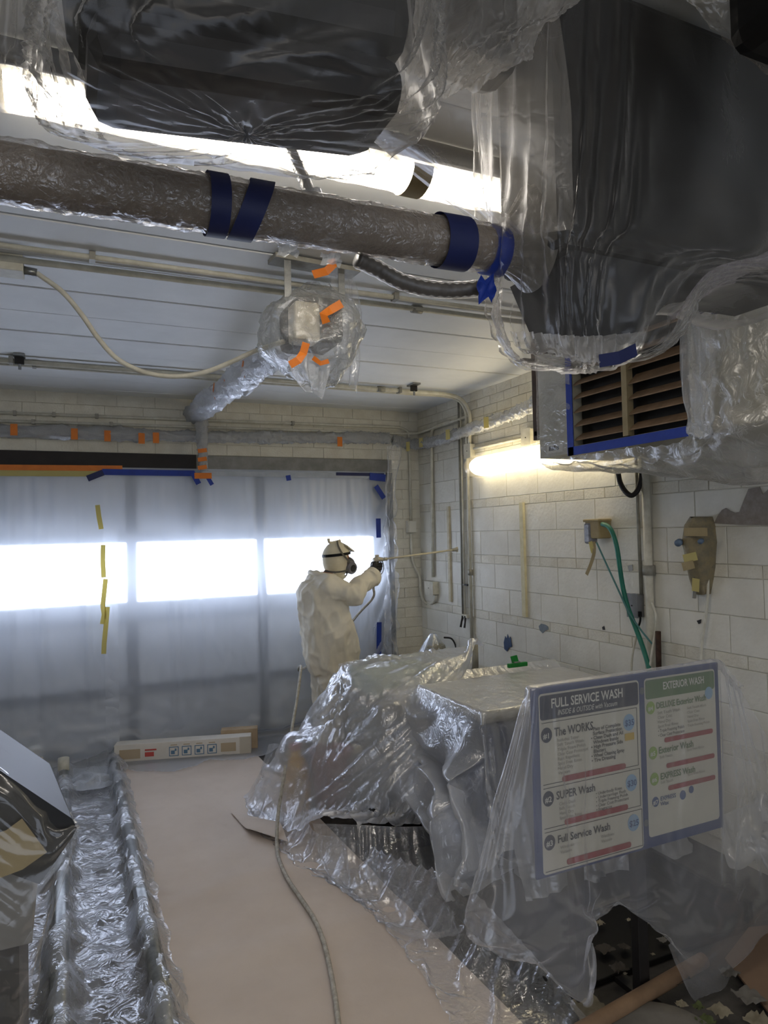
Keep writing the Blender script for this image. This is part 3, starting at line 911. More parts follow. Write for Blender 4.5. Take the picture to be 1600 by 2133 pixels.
t = thing('plug', 'black plug and stub of cord under the grey outlet box', 'plug', c)
MB().tube(smooth_path([at(1333, 1276, X=3.17), at(1334, 1290, X=3.165), at(1331, 1303, X=3.17), at(1324, 1315, X=3.19)], 5), .006, 8).build('cord', M['black'], t, smooth=True)
MB().tube([at(1333, 1274, X=3.17), at(1333, 1284, X=3.17)], .012, 8).build('head', M['black'], t)

# bare rods and battens on the wall
def batten(label, u0, v0, u1, v1, w, th, m):
    a, b = at(u0, v0, X=XW - th / 2 - .008), at(u1, v1, X=XW - th / 2 - .008)
    b.y = a.y = (a.y + b.y) / 2
    return tag(MB().bar(a, b, w, th, up=(1, 0, 0)).build('batten', m), label, 'batten')
batten('short cream wooden batten on the wall near the room corner', 935, 1055, 938, 1253, .035, .02, mat('cream_wood', 'cfc8b2', 'b8ae92', 20, .7))
batten('long cream wooden batten on the wall below the lit wall fixture', 1087, 1047, 1094, 1285, .045, .022, mat('cream_wood_b', 'd6cfae', 'c5bc98', 20, .7))
rt = thing('water_pipe', 'thin dark rusty water pipe with taps on the block wall', 'pipe', (3.2, 5.31, .9))
for dy, m_ in ((.0, M['conduit_grey']), (-.035, M['conduit'])):
    MB().tube([(3.2, 5.30 + dy, 2.95), (3.2, 5.32 + dy, 1.02)], .010, 8).build('pipe', m_, rt, smooth=True)
for v in (1218,):
    c = at(968, v, X=3.2); MB().bar((3.2, c.y - .05, c.z), (3.2, c.y + .05, c.z), .015, .015).build('clamp', M['dark'], rt)
c = at(969, 1283, X=3.19)
MB().bar((3.19, c.y - .05, c.z), (3.19, c.y + .05, c.z), .03, .025).build('valve', M['conduit'], rt)
for dy in (-.02, .02):
    MB().tube([(3.18, c.y + dy, c.z), (3.17, c.y + dy * 1.5, c.z - .05), (3.16, c.y + dy * 1.6, c.z - .10)], [.012, .008, .010], 8).build('tap', M['dark'], rt)

# patches of lost paint
def scab(name, label, pix, m, parent=wr, dep=.003):
    poly = [at(u, v, X=XW - .0105) for u, v in pix]
    o = MB().prism(poly, (-dep, 0, 0)).build(name, m, parent)
    if label: o['label'] = label
    return o
grey_p = mat('bare_plaster', '99918a', '857d76', 30, .85, bump=.4)
blue_p = mat('old_blue_paint', '3f5578', '354766', 25, .7)
pale_blue = mat('old_grey_blue_paint', '7d8790', '6d767e', 25, .7)
scab('bare_patch', 'grey patch of bare plaster', [(1488, 1090), (1497, 1072), (1505, 1062), (1513, 1058), (1522, 1064), (1532, 1068), (1541, 1066), (1547, 1050), (1553, 1035), (1560, 1018), (1583, 1014), (1590, 1030), (1604, 1016), (1640, 1010), (1640, 1094), (1600, 1094), (1540, 1093)], grey_p)
scab('bare_patch', 'blue patch of old paint', [(1051, 1352), (1050, 1338), (1053, 1325), (1056, 1331), (1058, 1321), (1061, 1330), (1064, 1326), (1066, 1340), (1067, 1347), (1061, 1349), (1057, 1357)], blue_p)
scab('bare_patch', 'grey blue patch of old paint', [(1123, 1304), (1128, 1299), (1136, 1301), (1142, 1305), (1143, 1311), (1137, 1313), (1131, 1319), (1125, 1313)], pale_blue)
scab('bare_patch', None, [(1255, 1306), (1259, 1304), (1261, 1312), (1256, 1312)], M['dark'])
scab('bare_patch', None, [(1452, 1293), (1461, 1290), (1460, 1298), (1456, 1300)], M['dark'])
scab('bare_patch', None, [(1308, 1178), (1318, 1176), (1319, 1188), (1311, 1190)], M['conduit_grey'])

# taped-up wall boxes
c = at(1240, 1106, X=XW - .1)
t = thing('taped_box', 'small wall box taped over with film where the green hose begins', 'wall box', (XW - .06, c.y, c.z - .1))
MB().box(XW - .11, XW - .002, c.y - .05, c.y + .09, c.z - .05, c.z + .075, bev=.012).build('box', M['tan_tape'], t)
MB().box(XW - .118, XW - .05, c.y + .03, c.y + .095, c.z - .085, c.z + .055, bev=.015).build('film_wrap', mat('crumpled_grey_film', '8e8f96', '63646c', 40, .3), t)
MB().box(XW - .125, XW - .01, c.y - .06, c.y + .09, c.z + .06, c.z + .078, bev=.006).build('tape_top', M['tan_tape'], t)
strip('tape_tail', smooth_path([at(1237, 1128, X=3.12), at(1238, 1150, X=3.12), at(1231, 1175, X=3.13), at(1222, 1197, X=3.14)], 4), .025, M['tan_tape'], t, nrm=(-1, -.2, 0))
strip('tape_tail', smooth_path([at(1230, 1128, X=3.115), at(1233, 1140, X=3.115), at(1236, 1152, X=3.12)], 4), .03, M['yellow_tape'], t, nrm=(-1, -.2, 0))
gh = [at(1255, 1092, X=3.12), at(1266, 1096, X=3.10), at(1276, 1110, X=3.09), at(1285, 1140, X=3.09), at(1291, 1180, X=3.10), at(1298, 1225, X=3.12), at(1308, 1265, X=3.13), at(1322, 1302, X=3.14), at(1338, 1345, X=3.14), at(1352, 1392, X=3.12), at(1358, 1430, X=3.1)]
o = MB().tube(smooth_path(gh, 7), .0145, 10).build('green_hose', mat('green_hose', '1f6a58', '2a7a66', 12, .45), smooth=True)
tag(o, 'green garden hose hanging from the taped wall box', 'hose')
tl = [at(1243, 1130, X=3.11), at(1262, 1172, X=3.10), at(1285, 1222, X=3.10), at(1310, 1275, X=3.11), at(1335, 1312, X=3.13), at(1362, 1345, X=3.15)]
o = MB().tube(smooth_path(tl, 6), .0055, 8).build('teal_cord', mat('teal_cord', '4f7f7e', '45706f', 12, .5), smooth=True)
tag(o, 'thin teal cord slanting across the wall beside the green hose', 'cord')
o = MB().tube(smooth_path([at(1358, 1255, X=3.16), at(1366, 1280, X=3.15), at(1366, 1310, X=3.15), at(1360, 1350, X=3.14), at(1352, 1400, X=3.12)], 6), .007, 8).build('beige_cord', M['conduit'], smooth=True)
tag(o, 'beige cord hanging beside the thick wall conduit', 'cord')
o = MB().tube(smooth_path([at(1327, 1322, X=3.18), at(1320, 1350, X=3.17), at(1316, 1380, X=3.16), at(1315, 1420, X=3.15)], 6), .007, 8).build('beige_cord', M['conduit'], smooth=True)
tag(o, 'beige cord dropping along the wall behind the green hose', 'cord')
o = MB().tube([at(1371, 1315, X=3.15), at(1373, 1420, X=3.15)], .016, 8).build('rusty_pole', mat('rust', '4a3428', '2e221b', 30, .8), smooth=True)
tag(o, 'short rusty pole leaning on the wall behind the sign', 'pole')
# big wrapped wall box
c = at(1446, 1150, X=3.1)
t = thing('wrapped_dispenser', 'lumpy wall dispenser wrapped in tan tape and film', 'dispenser', (3.15, c.y, c.z - .2))
sec = [(1078, 1428, 1476, .10), (1095, 1414, 1478, .13), (1130, 1407, 1480, .15), (1155, 1414, 1480, .13), (1180, 1420, 1480, .12), (1205, 1428, 1479, .09), (1235, 1441, 1477, .05)]
vs, fs = [], []
for v, ul, ur, dp in sec:
    yl, yr, z = at(ul, v, X=XW - dp).y, at(ur, v, X=XW - dp * .4).y, at(ul, v, X=XW - dp * .7).z
    for k in range(10):
        a = PI * k / 9
        yy = (yl + yr) / 2 + (yl - yr) / 2 * math.cos(a)
        vs.append((XW - .005 - dp * math.sin(a) ** .6 * (1 + .12 * mnoise.noise((k * .7, v * .05, 2))), yy, z + .01 * mnoise.noise((k * .9, v * .1, 7))))
n = 10
fs = [(i * n + k, i * n + k + 1, (i + 1) * n + k + 1, (i + 1) * n + k) for i in range(len(sec) - 1) for k in range(n - 1)]
fs += [tuple(range(n)), tuple((len(sec) - 1) * n + k for k in range(n))[::-1]]
obj('tape_wrap', vs, fs, mat('dirty_tan_wrap', '8f8263', '77705f', 22, .6, bump=.5, spot='5c584f', spot_scale=18, spot_lo=.62), t, smooth=True)
for (u, v), r in (((1416, 1129), .020), ((1462, 1126), .014)):
    q = at(u, v, X=3.08)
    MB().tube([q, q + Vector((-.035, -.02, -.005))], r, 12).build('knob', mat('blue_grey_knob', '6d8097', '5a6c82', 10, .4), t, smooth=True)
for pix, m_ in ((((1424, 1164), (1452, 1158)), 'yellow_tape'), (((1422, 1181), (1446, 1175)), 'tan_tape'), (((1425, 1108), (1474, 1108)), 'tan_tape')):
    strip('tape', [at(u, v, X=3.07) for u, v in pix], .045, M[m_], t, nrm=(-1, -.3, 0))
MB().tube([at(1447, 1228, X=3.15), at(1446, 1246, X=3.15)], .010, 8).build('spout', M['conduit_grey'], t)
strip('tape', [at(1450, 1205, X=3.12), at(1449, 1232, X=3.13)], .04, M['yellow_tape'], t, nrm=(-1, -.3, 0))
o = MB().tube(smooth_path([at(1475, 1205, X=3.19), at(1474, 1250, X=3.19), at(1468, 1300, X=3.19), at(1462, 1345, X=3.19), at(1459, 1400, X=3.18)], 5), .008, 8).build('white_cable', M['conduit'], smooth=True)
tag(o, 'white cable running down the wall from the wrapped dispenser', 'cable')

# ---- wall fluorescent (runs along the wall)
y0, y1, z1 = 3.25, 4.98, 2.335
t = thing('wall_light', 'lit fluorescent fixture in a rounded cover on the block wall', 'light fixture', (XW - .08, (y0 + y1) / 2, z1 - .08))
MB().box(XW - .05, XW - .002, y0, y1, z1 - .06, z1 + .06).build('housing', M['fixture'], t)
prof = [(-math.sin(a) * .13, math.cos(a) * .085) for a in np.linspace(0, PI, 15)]
vs, fs = [], []
ys = [(y0, .85), (y0 + .02, 1), (y1 - .06, 1), (y1 - .02, .9), (y1, .6)]
for yy, s in ys: vs += [(XW - .03 + p[0] * s, yy, z1 + p[1] * s) for p in prof]
k = len(prof)
fs = [(j * k + i, j * k + i + 1, (j + 1) * k + i + 1, (j + 1) * k + i) for j in range(len(ys) - 1) for i in range(k - 1)] + [tuple(range(k)), tuple((len(ys) - 1) * k + i for i in range(k))]
obj('diffuser', vs, fs, M['tubew'], t, smooth=True)
P = np.array([[[XW - .03 - math.sin(a) * (.145 + .008 * mnoise.noise((yy * 9, a, 2))), yy, z1 + math.cos(a) * (.098 + .008 * mnoise.noise((yy * 7, a, 5)))] for yy in np.linspace(y0, y1 + .02, 50)] for a in np.linspace(.1, PI - .1, 14)])
sheet('wrap', P, M['film_lens'], t)
# ================================================================== bagged units under the ceiling
def se(c, p):  # superellipse helper
    return math.copysign(abs(c) ** p, c)
def ring(cx, cy, z, rx, ry, n=20, p=.5, dz=0):
    return [(cx + rx * se(math.cos(a), p), cy + ry * se(math.sin(a), p), z + dz * math.cos(a)) for a in np.linspace(0, 2 * PI, n + 1)[:-1]]
def bag(name, rings, n, m, mat_, parent, slack, pinrows=(0,), pins=(), col=(), steps=45, g=.00012, jit=.012, seed=1, bend=.06):
    P = resample([list(r) + [r[0]] for r in rings], n, m + 1)[:, :-1]
    pin = np.zeros(P.shape[:2], bool)
    for r in pinrows: pin[r] = True
    for i, j in pins: pin[i, j] = True
    P = cloth(P, slack, pin, steps, 4, g, list(col), jit, bend, closed=True, seed=seed)
    return sheet(name, P, mat_, parent, closed=True), P

def pleat(P, amp, k, drift, seed, i0=0, sharp=1.0):
    """radial pleats on a closed bag: ridged waves that run along the film"""
    n, m = P.shape[:2]
    c = P.mean(1, keepdims=True)
    for i in range(n):
        for j in range(m):
            a = 2 * PI * j / m
            d = P[i, j] - c[i, 0]; d[2] = 0
            l = np.linalg.norm(d)
            if l < 1e-4: continue
            t = i / (n - 1)
            ph = a + drift * t
            w = mnoise.noise((math.cos(ph) * k, math.sin(ph) * k, t * .7 + seed))
            w2 = mnoise.noise((math.cos(ph) * k * 2.7, math.sin(ph) * k * 2.7, t * 2.1 + seed + 9))
            P[i, j] += d / l * amp * (max(0, 1 - abs(w) * 3.4) * 1.3 * sharp + .35 * w2) * min(1, .25 + t * 2)
    return P
def bag2(name, rings, n, m, mat_, parent, amp, k, drift, seed, col=(), steps=10):
    P = resample([list(r) + [r[0]] for r in rings], n, m + 1)[:, :-1]
    P = pleat(P, amp, k, drift, seed)
    pin = np.zeros(P.shape[:2], bool); pin[0] = True; pin[-1] = True
    P = cloth(P, (1.01, 1.0), pin, steps, 4, .00005, list(col), .002, .1, closed=True, seed=seed)
    return sheet(name, P, mat_, parent, closed=True), P
# ---- black unit in the upper right, tied where the thick pipe enters
UX0, UX1, UY0, UY1 = .925, 1.75, 1.09, 1.38
un = thing('bagged_heater', 'black ceiling unit heater tied up in sagging clear plastic where the thick pipe ends', 'heater', (1.3, 1.24, 2.18))
MB().box(UX0 + .02, UX1, UY0 + .035, UY1 - .02, 2.39, ZC - .01, bev=.02).build('body', M['black'], un)
top = [(.96, 1.11), (1.30, 1.11), (1.30, 1.34), (.96, 1.34)]
bot = [(.99, 1.13), (1.13, 1.13), (1.13, 1.28), (.99, 1.28)]
vs = [(x, y, 2.375) for x, y in top] + [(x, y, 2.205) for x, y in bot]
MB().add(vs, [(0, 1, 5, 4), (1, 2, 6, 5), (2, 3, 7, 6), (3, 0, 4, 7), (4, 5, 6, 7)]).build('hood', mat('slate_hood', '16181d', '121418', 5, .55), un)
rings = [ring(1.33, 1.225, 2.995, .46, .215, 28, .45), ring(1.33, 1.225, 2.80, .455, .205, 28, .45), ring(1.33, 1.225, 2.58, .45, .195, 28, .45), ring(1.32, 1.225, 2.42, .44, .185, 28, .45),
         ring(1.17, 1.222, 2.375, .27, .175, 28, .5), ring(1.10, 1.22, 2.32, .195, .175, 28, .5), ring(1.085, 1.215, 2.24, .165, .155, 28, .5), ring(1.07, 1.21, 2.185, .125, .125, 28, .6), ring(1.065, 1.205, 2.17, .05, .05, 28), ring(1.065, 1.205, 2.169, .004, .004, 28)]
_, PB = bag2('bag', rings, 80, 200, M['film_dark'], un, .022, 5.0, .5, 21, [c_box(UX0 + .02, UX1, UY0 + .035, UY1 - .02, 2.39, 3.1, .006, True)])
# the tie at the pipe: a fan of tight pleats gathered under blue tape
c = Vector((.895, 1.30, 2.435))
P = []
for i, t_ in enumerate(np.linspace(0, 1, 18)):
    row = []
    for j in range(90):
        a = 2 * PI * j / 90
        r = .048 + .10 * t_ ** 1.3
        fold = 1 + .12 * (1 - t_) * math.sin(a * 19 + mnoise.noise((a * 2, 0, 3)) * 4)
        row.append((c.x + .06 * t_ ** .8, c.y + r * fold * math.cos(a) * .62 - .06 * t_, c.z + r * fold * math.sin(a) * (1.15 if math.sin(a) > 0 else .7)))
    P.append(row)
sheet('pleats', np.array(P), film('pleat_film', milk=.30, tint='d9d0bf', rough=.3, gloss=.06, bump=.3, bscale=30, edge=.4), un, closed=True)
MB().tube([c + Vector((-.025, 0, 0)), c + Vector((.012, 0, 0))], .055, 20, rf=lump(9, .08)).build('tape_tie', M['blue_tape'], un, smooth=True)
strip('tape', [at(1248, 752, Y=1.07), at(1290, 745, Y=1.065), at(1325, 728, Y=1.07)], .026, M['navy_tape'], un, nrm=(0, -1, -.2))
# lit side curtain of film on the left of the body
P = resample([[at(1100, 120, Y=1.42), at(1140, 90, Y=1.36), at(1205, -40, Y=1.10)], [at(1045, 250, Y=1.40), at(1110, 250, Y=1.30), at(1205, 200, Y=1.06)], [at(1025, 380, Y=1.40), at(1090, 390, Y=1.27), at(1205, 350, Y=1.06)], [at(1020, 480, Y=1.38), at(1075, 490, Y=1.24), at(1200, 480, Y=1.06)]], 60, 50)
for i in range(60):
    for j in range(50):
        P[i, j, 0] -= .012 * (1 - 2.2 * abs(mnoise.noise((j * .12, i * .03, 3)))) + .006 * mnoise.noise((j * .3, i * .2, 8))
pin = np.zeros((60, 50), bool); pin[0] = pin[-1] = True; pin[:, -1] = True
sheet('side_curtain', cloth(P, (1.01, 1.01), pin, 12, 4, .00003, [c_max(0, UX0 - .008)], .002, .08, seed=3), film('side_film', milk=.18, tint='d8cfbf', rough=.3, gloss=.06, bump=.2, bscale=12, edge=.4), un)
# light torn hem under the hood
P = resample([[at(1062, 690, Y=1.12), at(1140, 695, Y=1.09), at(1230, 700, Y=1.08), at(1345, 690, Y=1.08)], [at(1070, 720, Y=1.14), at(1150, 722, Y=1.09), at(1230, 735, Y=1.07), at(1338, 715, Y=1.08)], [at(1100, 726, Y=1.15), at(1150, 732, Y=1.10), at(1235, 758, Y=1.08), at(1325, 735, Y=1.10)]], 20, 110)
for j in range(110):
    P[:, j, 1] += .012 * mnoise.noise((j * .25, 1, 2)) + .006 * mnoise.noise((j * .7, 2, 2)); P[-6:, j, 2] += .006 * mnoise.noise((j * .3, 5, 5))
pin = np.zeros((20, 110), bool); pin[0] = True
sheet('torn_hem', cloth(P, (1.03, 1.01), pin, 15, 4, .0001, (), .003, .06, seed=5), film('hem_film', milk=.30, tint='dcd8d2', rough=.3, gloss=.06, bump=.3, bscale=30, edge=.4), un)
# drawn-out skirt of film towards the right edge
P = resample([[at(1395, 655, Y=1.16), at(1480, 605, Y=1.16), at(1600, 560, Y=1.16), at(1750, 510, Y=1.16)], [at(1400, 664, Y=1.13), at(1490, 592, Y=1.10), at(1610, 540, Y=1.09), at(1750, 480, Y=1.09)], [at(1430, 620, Y=1.10), at(1490, 555, Y=1.075), at(1610, 520, Y=1.075), at(1750, 460, Y=1.075)]], 24, 70)
for i in range(24):
    P[i, :, 2] += .008 * math.sin(i * 1.3) * np.linspace(0, 1, 70)
pin = np.zeros((24, 70), bool); pin[-1] = True; pin[:, -1] = True; pin[0, 0] = True
sheet('skirt', cloth(P, (1.01, 1.02), pin, 12, 4, .00005, (), .002, .06, seed=6), film('skirt_film', milk=.34, tint='dccfd6', rough=.3, gloss=.06, bump=.3, bscale=20, edge=.4), un)

# ---- bag hanging at the top left
b1_ = thing('bagged_unit', 'bulky dark ceiling unit in a drooping plastic bag above the thick pipe', 'ceiling unit', (.22, .97, 2.33))
TL = Matrix.Translation((.24, .97, 2.5)) @ Matrix.Rotation(-.10, 4, 'Y')
MB().xbox(TL @ Matrix.Translation((0, 0, .23)), .47, .22, .49, 0, .04).build('body', M['black'], b1_)
MB().xbox(TL @ Matrix.Translation((0, 0, -.055)), .44, .18, .085, 0, .035).build('drip_pan', mat('charcoal_pan', '121113', '0e0d0f', 5, .5, spec=.25), b1_)
rings = [ring(.22, .965, 2.995, .34, .20, 24, .6), ring(.225, .965, 2.80, .285, .17, 24, .5), ring(.24, .965, 2.60, .275, .155, 24, .5), ring(.245, .965, 2.47, .272, .150, 24, .5, .018), ring(.24, .965, 2.41, .268, .14, 24, .5, .026), ring(.24, .965, 2.385, .21, .11, 24, .6, .022), ring(.24, .965, 2.378, .06, .05, 24, .7, .01), ring(.24, .965, 2.377, .004, .004, 24)]
bag2('bag', rings, 80, 180, M['film_dark'], b1_, .016, 4.5, 1.3, 31, [])
# swags to the left of it
P = resample([[at(-120, -60, Y=.95), at(20, -60, Y=.93), at(120, -60, Y=.90)], [at(-120, 60, Y=.97), at(5, 90, Y=.96), at(110, 100, Y=.93)], [at(-120, 150, Y=1.0), at(10, 165, Y=1.0), at(125, 248, Y=.95)]], 40, 50)
for j in range(50):
    P[:, j, 1] += .010 * mnoise.noise((j * .25, 0, 4)) + .006 * mnoise.noise((j * .6, 0, 4))
pin = np.zeros((40, 50), bool); pin[0] = True; pin[-1, -1] = True; pin[:, 0] = True
sheet('swag', cloth(P, (1.02, 1.01), pin, 15, 4, .00008, (), .002, .06, seed=8), film('swag_film', milk=.22, tint='cfc8bd', rough=.35, gloss=.03, bump=.25, bscale=18, edge=.4), b1_)

# ---- crumpled film between the two units
b2_ = thing('bagged_unit', 'crumpled film bag hanging between the two dark ceiling units', 'ceiling unit', (.7, 1.2, 2.7))
MB().box(.60, .84, 1.10, 1.22, 2.72, ZC - .01, bev=.03).build('body', M['dark'], b2_)
rows = [[(855, -80), (950, -80), (1050, -80), (1150, -80), (1240, -80)], [(855, 60), (945, 50), (1040, 40), (1120, 30), (1205, 0)], [(835, 170), (900, 150), (990, 110), (1060, 70), (1120, 60)], [(800, 245), (880, 207), (930, 205), (1010, 165), (1098, 130)]]
P = resample([[at(u, v, Y=1.06 + .015 * ((i + j) % 2)) for j, (u, v) in enumerate(r)] for i, r in enumerate(rows)], 70, 90)
for i in range(70):
    for j in range(90):
        P[i, j, 1] -= .022 * (1 - 2.2 * abs(mnoise.noise((j * .09 + i * .03, i * .035, 6)))) + .008 * mnoise.noise((j * .25, i * .2, 1))
pin = np.zeros((70, 90), bool); pin[0] = True; pin[-1, -1] = pin[-1, 0] = True; pin[-1, 36] = True
sheet('bag', cloth(P, (1.02, 1.02), pin, 20, 4, .00008, [], .003, .06, seed=12), film('crumple_film', milk=.34, tint='d6cfc4', rough=.3, gloss=.06, bump=.15, bscale=12, edge=.4), b2_)
# ---- film edge in the upper right corner, nearer
b3_ = thing('bagged_unit', 'dark bagged ceiling unit cut off by the upper right corner of the picture', 'ceiling unit', (1.2, .72, 2.6))
MB().box(1.03, 1.4, .62, .80, 2.60, ZC - .01, bev=.03).build('body', M['black'], b3_)
rows = [[(1390, -90), (1500, -120), (1640, -120), (1800, -100)], [(1430, 0), (1520, -10), (1640, -20), (1800, 0)], [(1500, 80), (1560, 60), (1660, 60), (1800, 60)], [(1600, 155), (1640, 150), (1700, 150), (1800, 140)]]
P = resample([[at(u, v, Y=.83 - .04 * j) for j, (u, v) in enumerate(r)] for i, r in enumerate(rows)], 50, 50)
for i in range(50):
    P[i, :, 1] += .008 * mnoise.noise((i * .2, 0, 3)) * np.linspace(1, 0, 50)
pin = np.zeros((50, 50), bool); pin[0] = True; pin[:, -1] = True; pin[-1, 0] = True
sheet('bag', cloth(P, (1.01, 1.01), pin, 12, 4, .00005, (), .002, .06, seed=14), film('corner_film', milk=.30, tint='cfc6b4', rough=.3, gloss=.05, bump=.3, bscale=18, edge=.4), b3_)

# ================================================================== louvred heater on the right wall
HX, HY0, HY1, HZ0, HZ1 = 2.60, 1.80, 3.37, 2.22, 2.88
hw = thing('louvred_heater', 'wall mounted unit heater with brown louvres framed in blue tape under plastic', 'heater', (2.9, 2.6, HZ0))
hb = MB()
LY0, LY1 = 2.27, 3.05       # louvre opening
LZ0, LZ1 = HZ0 + .045, HZ1 - .03
# shell: box with the opening cut out of its face
hb.box(HX + .12, XW - .06, HY0, HY1, HZ0, HZ1)
hb.box(HX, HX + .12, LY1 + .01, HY1, HZ0, HZ1).box(HX, HX + .12, HY0, LY0 - .01, HZ0, HZ1).box(HX, HX + .12, LY0 - .01, LY1 + .01, HZ0, LZ0 - .008).box(HX, HX + .12, LY0 - .01, LY1 + .01, LZ1 + .008, HZ1)
hb.build('body', mat('dusty_grey_case', 'a9a596', '97937f', 7, .5, .1), hw)
MB().box(HX + .10, HX + .118, LY0 - .01, LY1 + .01, LZ0 - .008, LZ1 + .008).build('coil_back', M['black'], hw)
lv = mat('brown_louvre', '8b735c', '74604b', 14, .5, .2)
lvd = mat('louvre_gap_dark', '1b1a19', '242220', 12, .3, .4)
MID = 2.655
nl = 8
for (ya, yb) in ((MID + .018, LY1), (LY0, MID - .018)):
    for i in range(nl):
        z = LZ0 + .02 + (LZ1 - LZ0 - .04) * i / (nl - 1)
        P = []
        closed = ya < MID and 2 <= i - 1 <= 3
        for a in np.linspace(0, 1, 5):
            P.append((HX - .004 + .075 * a, z + (.050 * a ** .8 if not closed else .07 * a)))
        vs, fs = [], []
        for yy in (ya, yb):
            vs += [(x, yy, zz) for x, zz in P] + [(x + .002, yy, zz + .007) for x, zz in P[::-1]]
        k = len(P) * 2
        fs = [(q, (q + 1) % k, k + (q + 1) % k, k + q) for q in range(k)] + [tuple(range(k))[::-1], tuple(range(k, 2 * k))]
        obj('louvre', vs, fs, lv, hw)
MB().box(HX - .012, HX + .03, MID - .018, MID + .018, LZ0 - .005, LZ1 + .005).build('mullion', mat('brass_mullion', '9a8c6c', '8b7d5e', 10, .5, .2), hw)
MB().box(HX + .055, HX + .075, LY0, LY1, LZ0, LZ1).build('gap_plate', lvd, hw)  # flat plate; shade of the louvre gaps and shiny tubes put into its colour
# blue tape frame
MB().box(HX - .016, HX - .0125, LY1, LY1 + .05, LZ0 - .06, LZ1 + .04).build('tape_strip', M['blue_tape'], hw)
MB().box(HX - .016, HX - .0125, LY0 - .01, LY1 + .045, LZ0 - .06, LZ0 - .012).build('tape_strip', M['blue_tape'], hw)
MB().box(HX - .003, HX - .001, 3.16, 3.30, HZ0 + .02, HZ0 + .075).build('rating_label', mat('pale_label', 'c9c6ba', 'b9b6aa', 60, .6), hw)
for k, (a, b) in enumerate(((3.19, 3.21), (3.22, 3.235), (3.24, 3.26), (3.265, 3.28))):
    MB().box(HX - .0045, HX - .003, a, b, HZ0 + .035, HZ0 + .055 + .008 * (k % 2)).build('label_mark', M['dark'], hw)
# steel bracket behind
a = at(1108, 730, X=2.72); b = at(1110, 832, X=2.72)
MB().bar((2.72, 3.55, 2.36), (2.72, 3.55, 2.995), .04, .03, up=(1, 0, 0)).build('bracket', mat('brown_steel', '4a3a30', '3b2e26', 10, .6), hw)
MB().bar((2.62, 3.55, 2.86), (3.0, 3.55, 2.86), .04, .03).build('bracket', M['dark'], hw)
MB().bar((2.72, 3.30, 2.40), (2.72, 3.56, 2.40), .03, .03).build('bracket', M['dark'], hw)
# plastic over the far end of the face
P = np.array([[[HX - .010 - .012 * abs(mnoise.noise((y_ * 9, z_ * 7, 4))), y_, z_] for y_ in np.linspace(HY1 + .005, LY1 + .012, 26)] for z_ in np.linspace(HZ1, HZ0, 44)])
sheet('film_panel', P, M['film_clear'], hw)
# plastic below and round the near end, sagging well under the case
colh = [c_box(HX, XW, HY0, HY1, HZ0, HZ1, .01, True), c_max(0, XW - .02)]
rows = [
    [(HX - .010, 3.37, HZ0 - .012), (HX - .010, 3.05, HZ0 - .018), (HX - .010, 2.65, HZ0 - .018), (HX - .012, 2.28, HZ0 - .015), (HX - .02, 2.235, HZ0 + .25), (HX - .02, 2.22, HZ1 - .15), (HX - .02, 2.22, HZ1)],
    [(HX + .02, 3.39, HZ0 - .02), (HX + .01, 3.05, HZ0 - .05), (HX - .005, 2.65, HZ0 - .06), (HX - .03, 2.25, HZ0 - .07), (HX - .06, 2.10, HZ0 + .22), (HX - .05, 2.08, HZ1 - .12), (HX - .02, 2.08, HZ1 + .03)],
    [(HX + .2, 3.38, HZ0 - .03), (HX + .15, 3.05, HZ0 - .05), (HX + .08, 2.62, HZ0 - .09), (HX, 2.2, HZ0 - .10), (HX - .08, 1.95, HZ0 + .06), (HX - .04, 1.84, HZ1 - .2), (HX, 1.84, HZ1 + .05)],
    [(HX + .42, 3.35, HZ0 - .04), (HX + .38, 3.0, HZ0 - .08), (HX + .3, 2.55, HZ0 - .15), (HX + .2, 2.1, HZ0 - .2), (HX + .1, 1.75, HZ0 - .10), (HX + .1, 1.6, HZ0 + .25), (HX + .12, 1.6, HZ1 + .05)],
    [(XW - .05, 3.3, HZ0 - .03), (XW - .05, 2.95, HZ0 - .06), (XW - .05, 2.5, HZ0 - .14), (XW - .06, 2.05, HZ0 - .2), (XW - .1, 1.6, HZ0 - .12), (XW - .1, 1.45, HZ0 + .25), (XW - .1, 1.45, HZ1 + .05)],
]
P = resample(rows, 64, 100)
pin = np.zeros((64, 100), bool); pin[0, ::3] = True; pin[-1, ::6] = True; pin[:, -1] = True; pin[:, 0] = True
for i in range(64):
    for j in range(100):
        P[i, j] += np.array((-.3, -.3, -1)) * .03 * (.3 - abs(mnoise.noise((j * .11, i * .05, 4)))) * min(1, i / 12)
PH = cloth(P, (1.04, 1.04), pin, 30, 4, .0001, colh, .010, .05, seed=17)
sheet('film_skirt', PH, film('heater_film', milk=.26, tint='dedcd6', rough=.32, gloss=.12, bump=.55, bscale=13, edge=.45), hw)
# torn vertical flap of film at the near side of the louvres with a reddish streak
P = resample([[at(1420, 650, X=HX - .03), at(1450, 648, X=HX - .03), at(1480, 640, X=HX - .03)], [at(1410, 735, X=HX - .03), at(1450, 740, X=HX - .04), at(1490, 735, X=HX - .05)], [at(1428, 800, X=HX - .03), at(1460, 800, X=HX - .05), at(1490, 800, X=HX - .06)], [at(1432, 880, X=HX - .03), at(1460, 880, X=HX - .05), at(1480, 870, X=HX - .06)]], 50, 26)
pin = np.zeros((50, 26), bool); pin[0] = True; pin[-1] = True
sheet('film_flap', cloth(P, (1.2, 1.05), pin, 25, 4, .0008, [c_max(0, HX - .02)], .008, .04, seed=19), M['film_wrap'], hw)
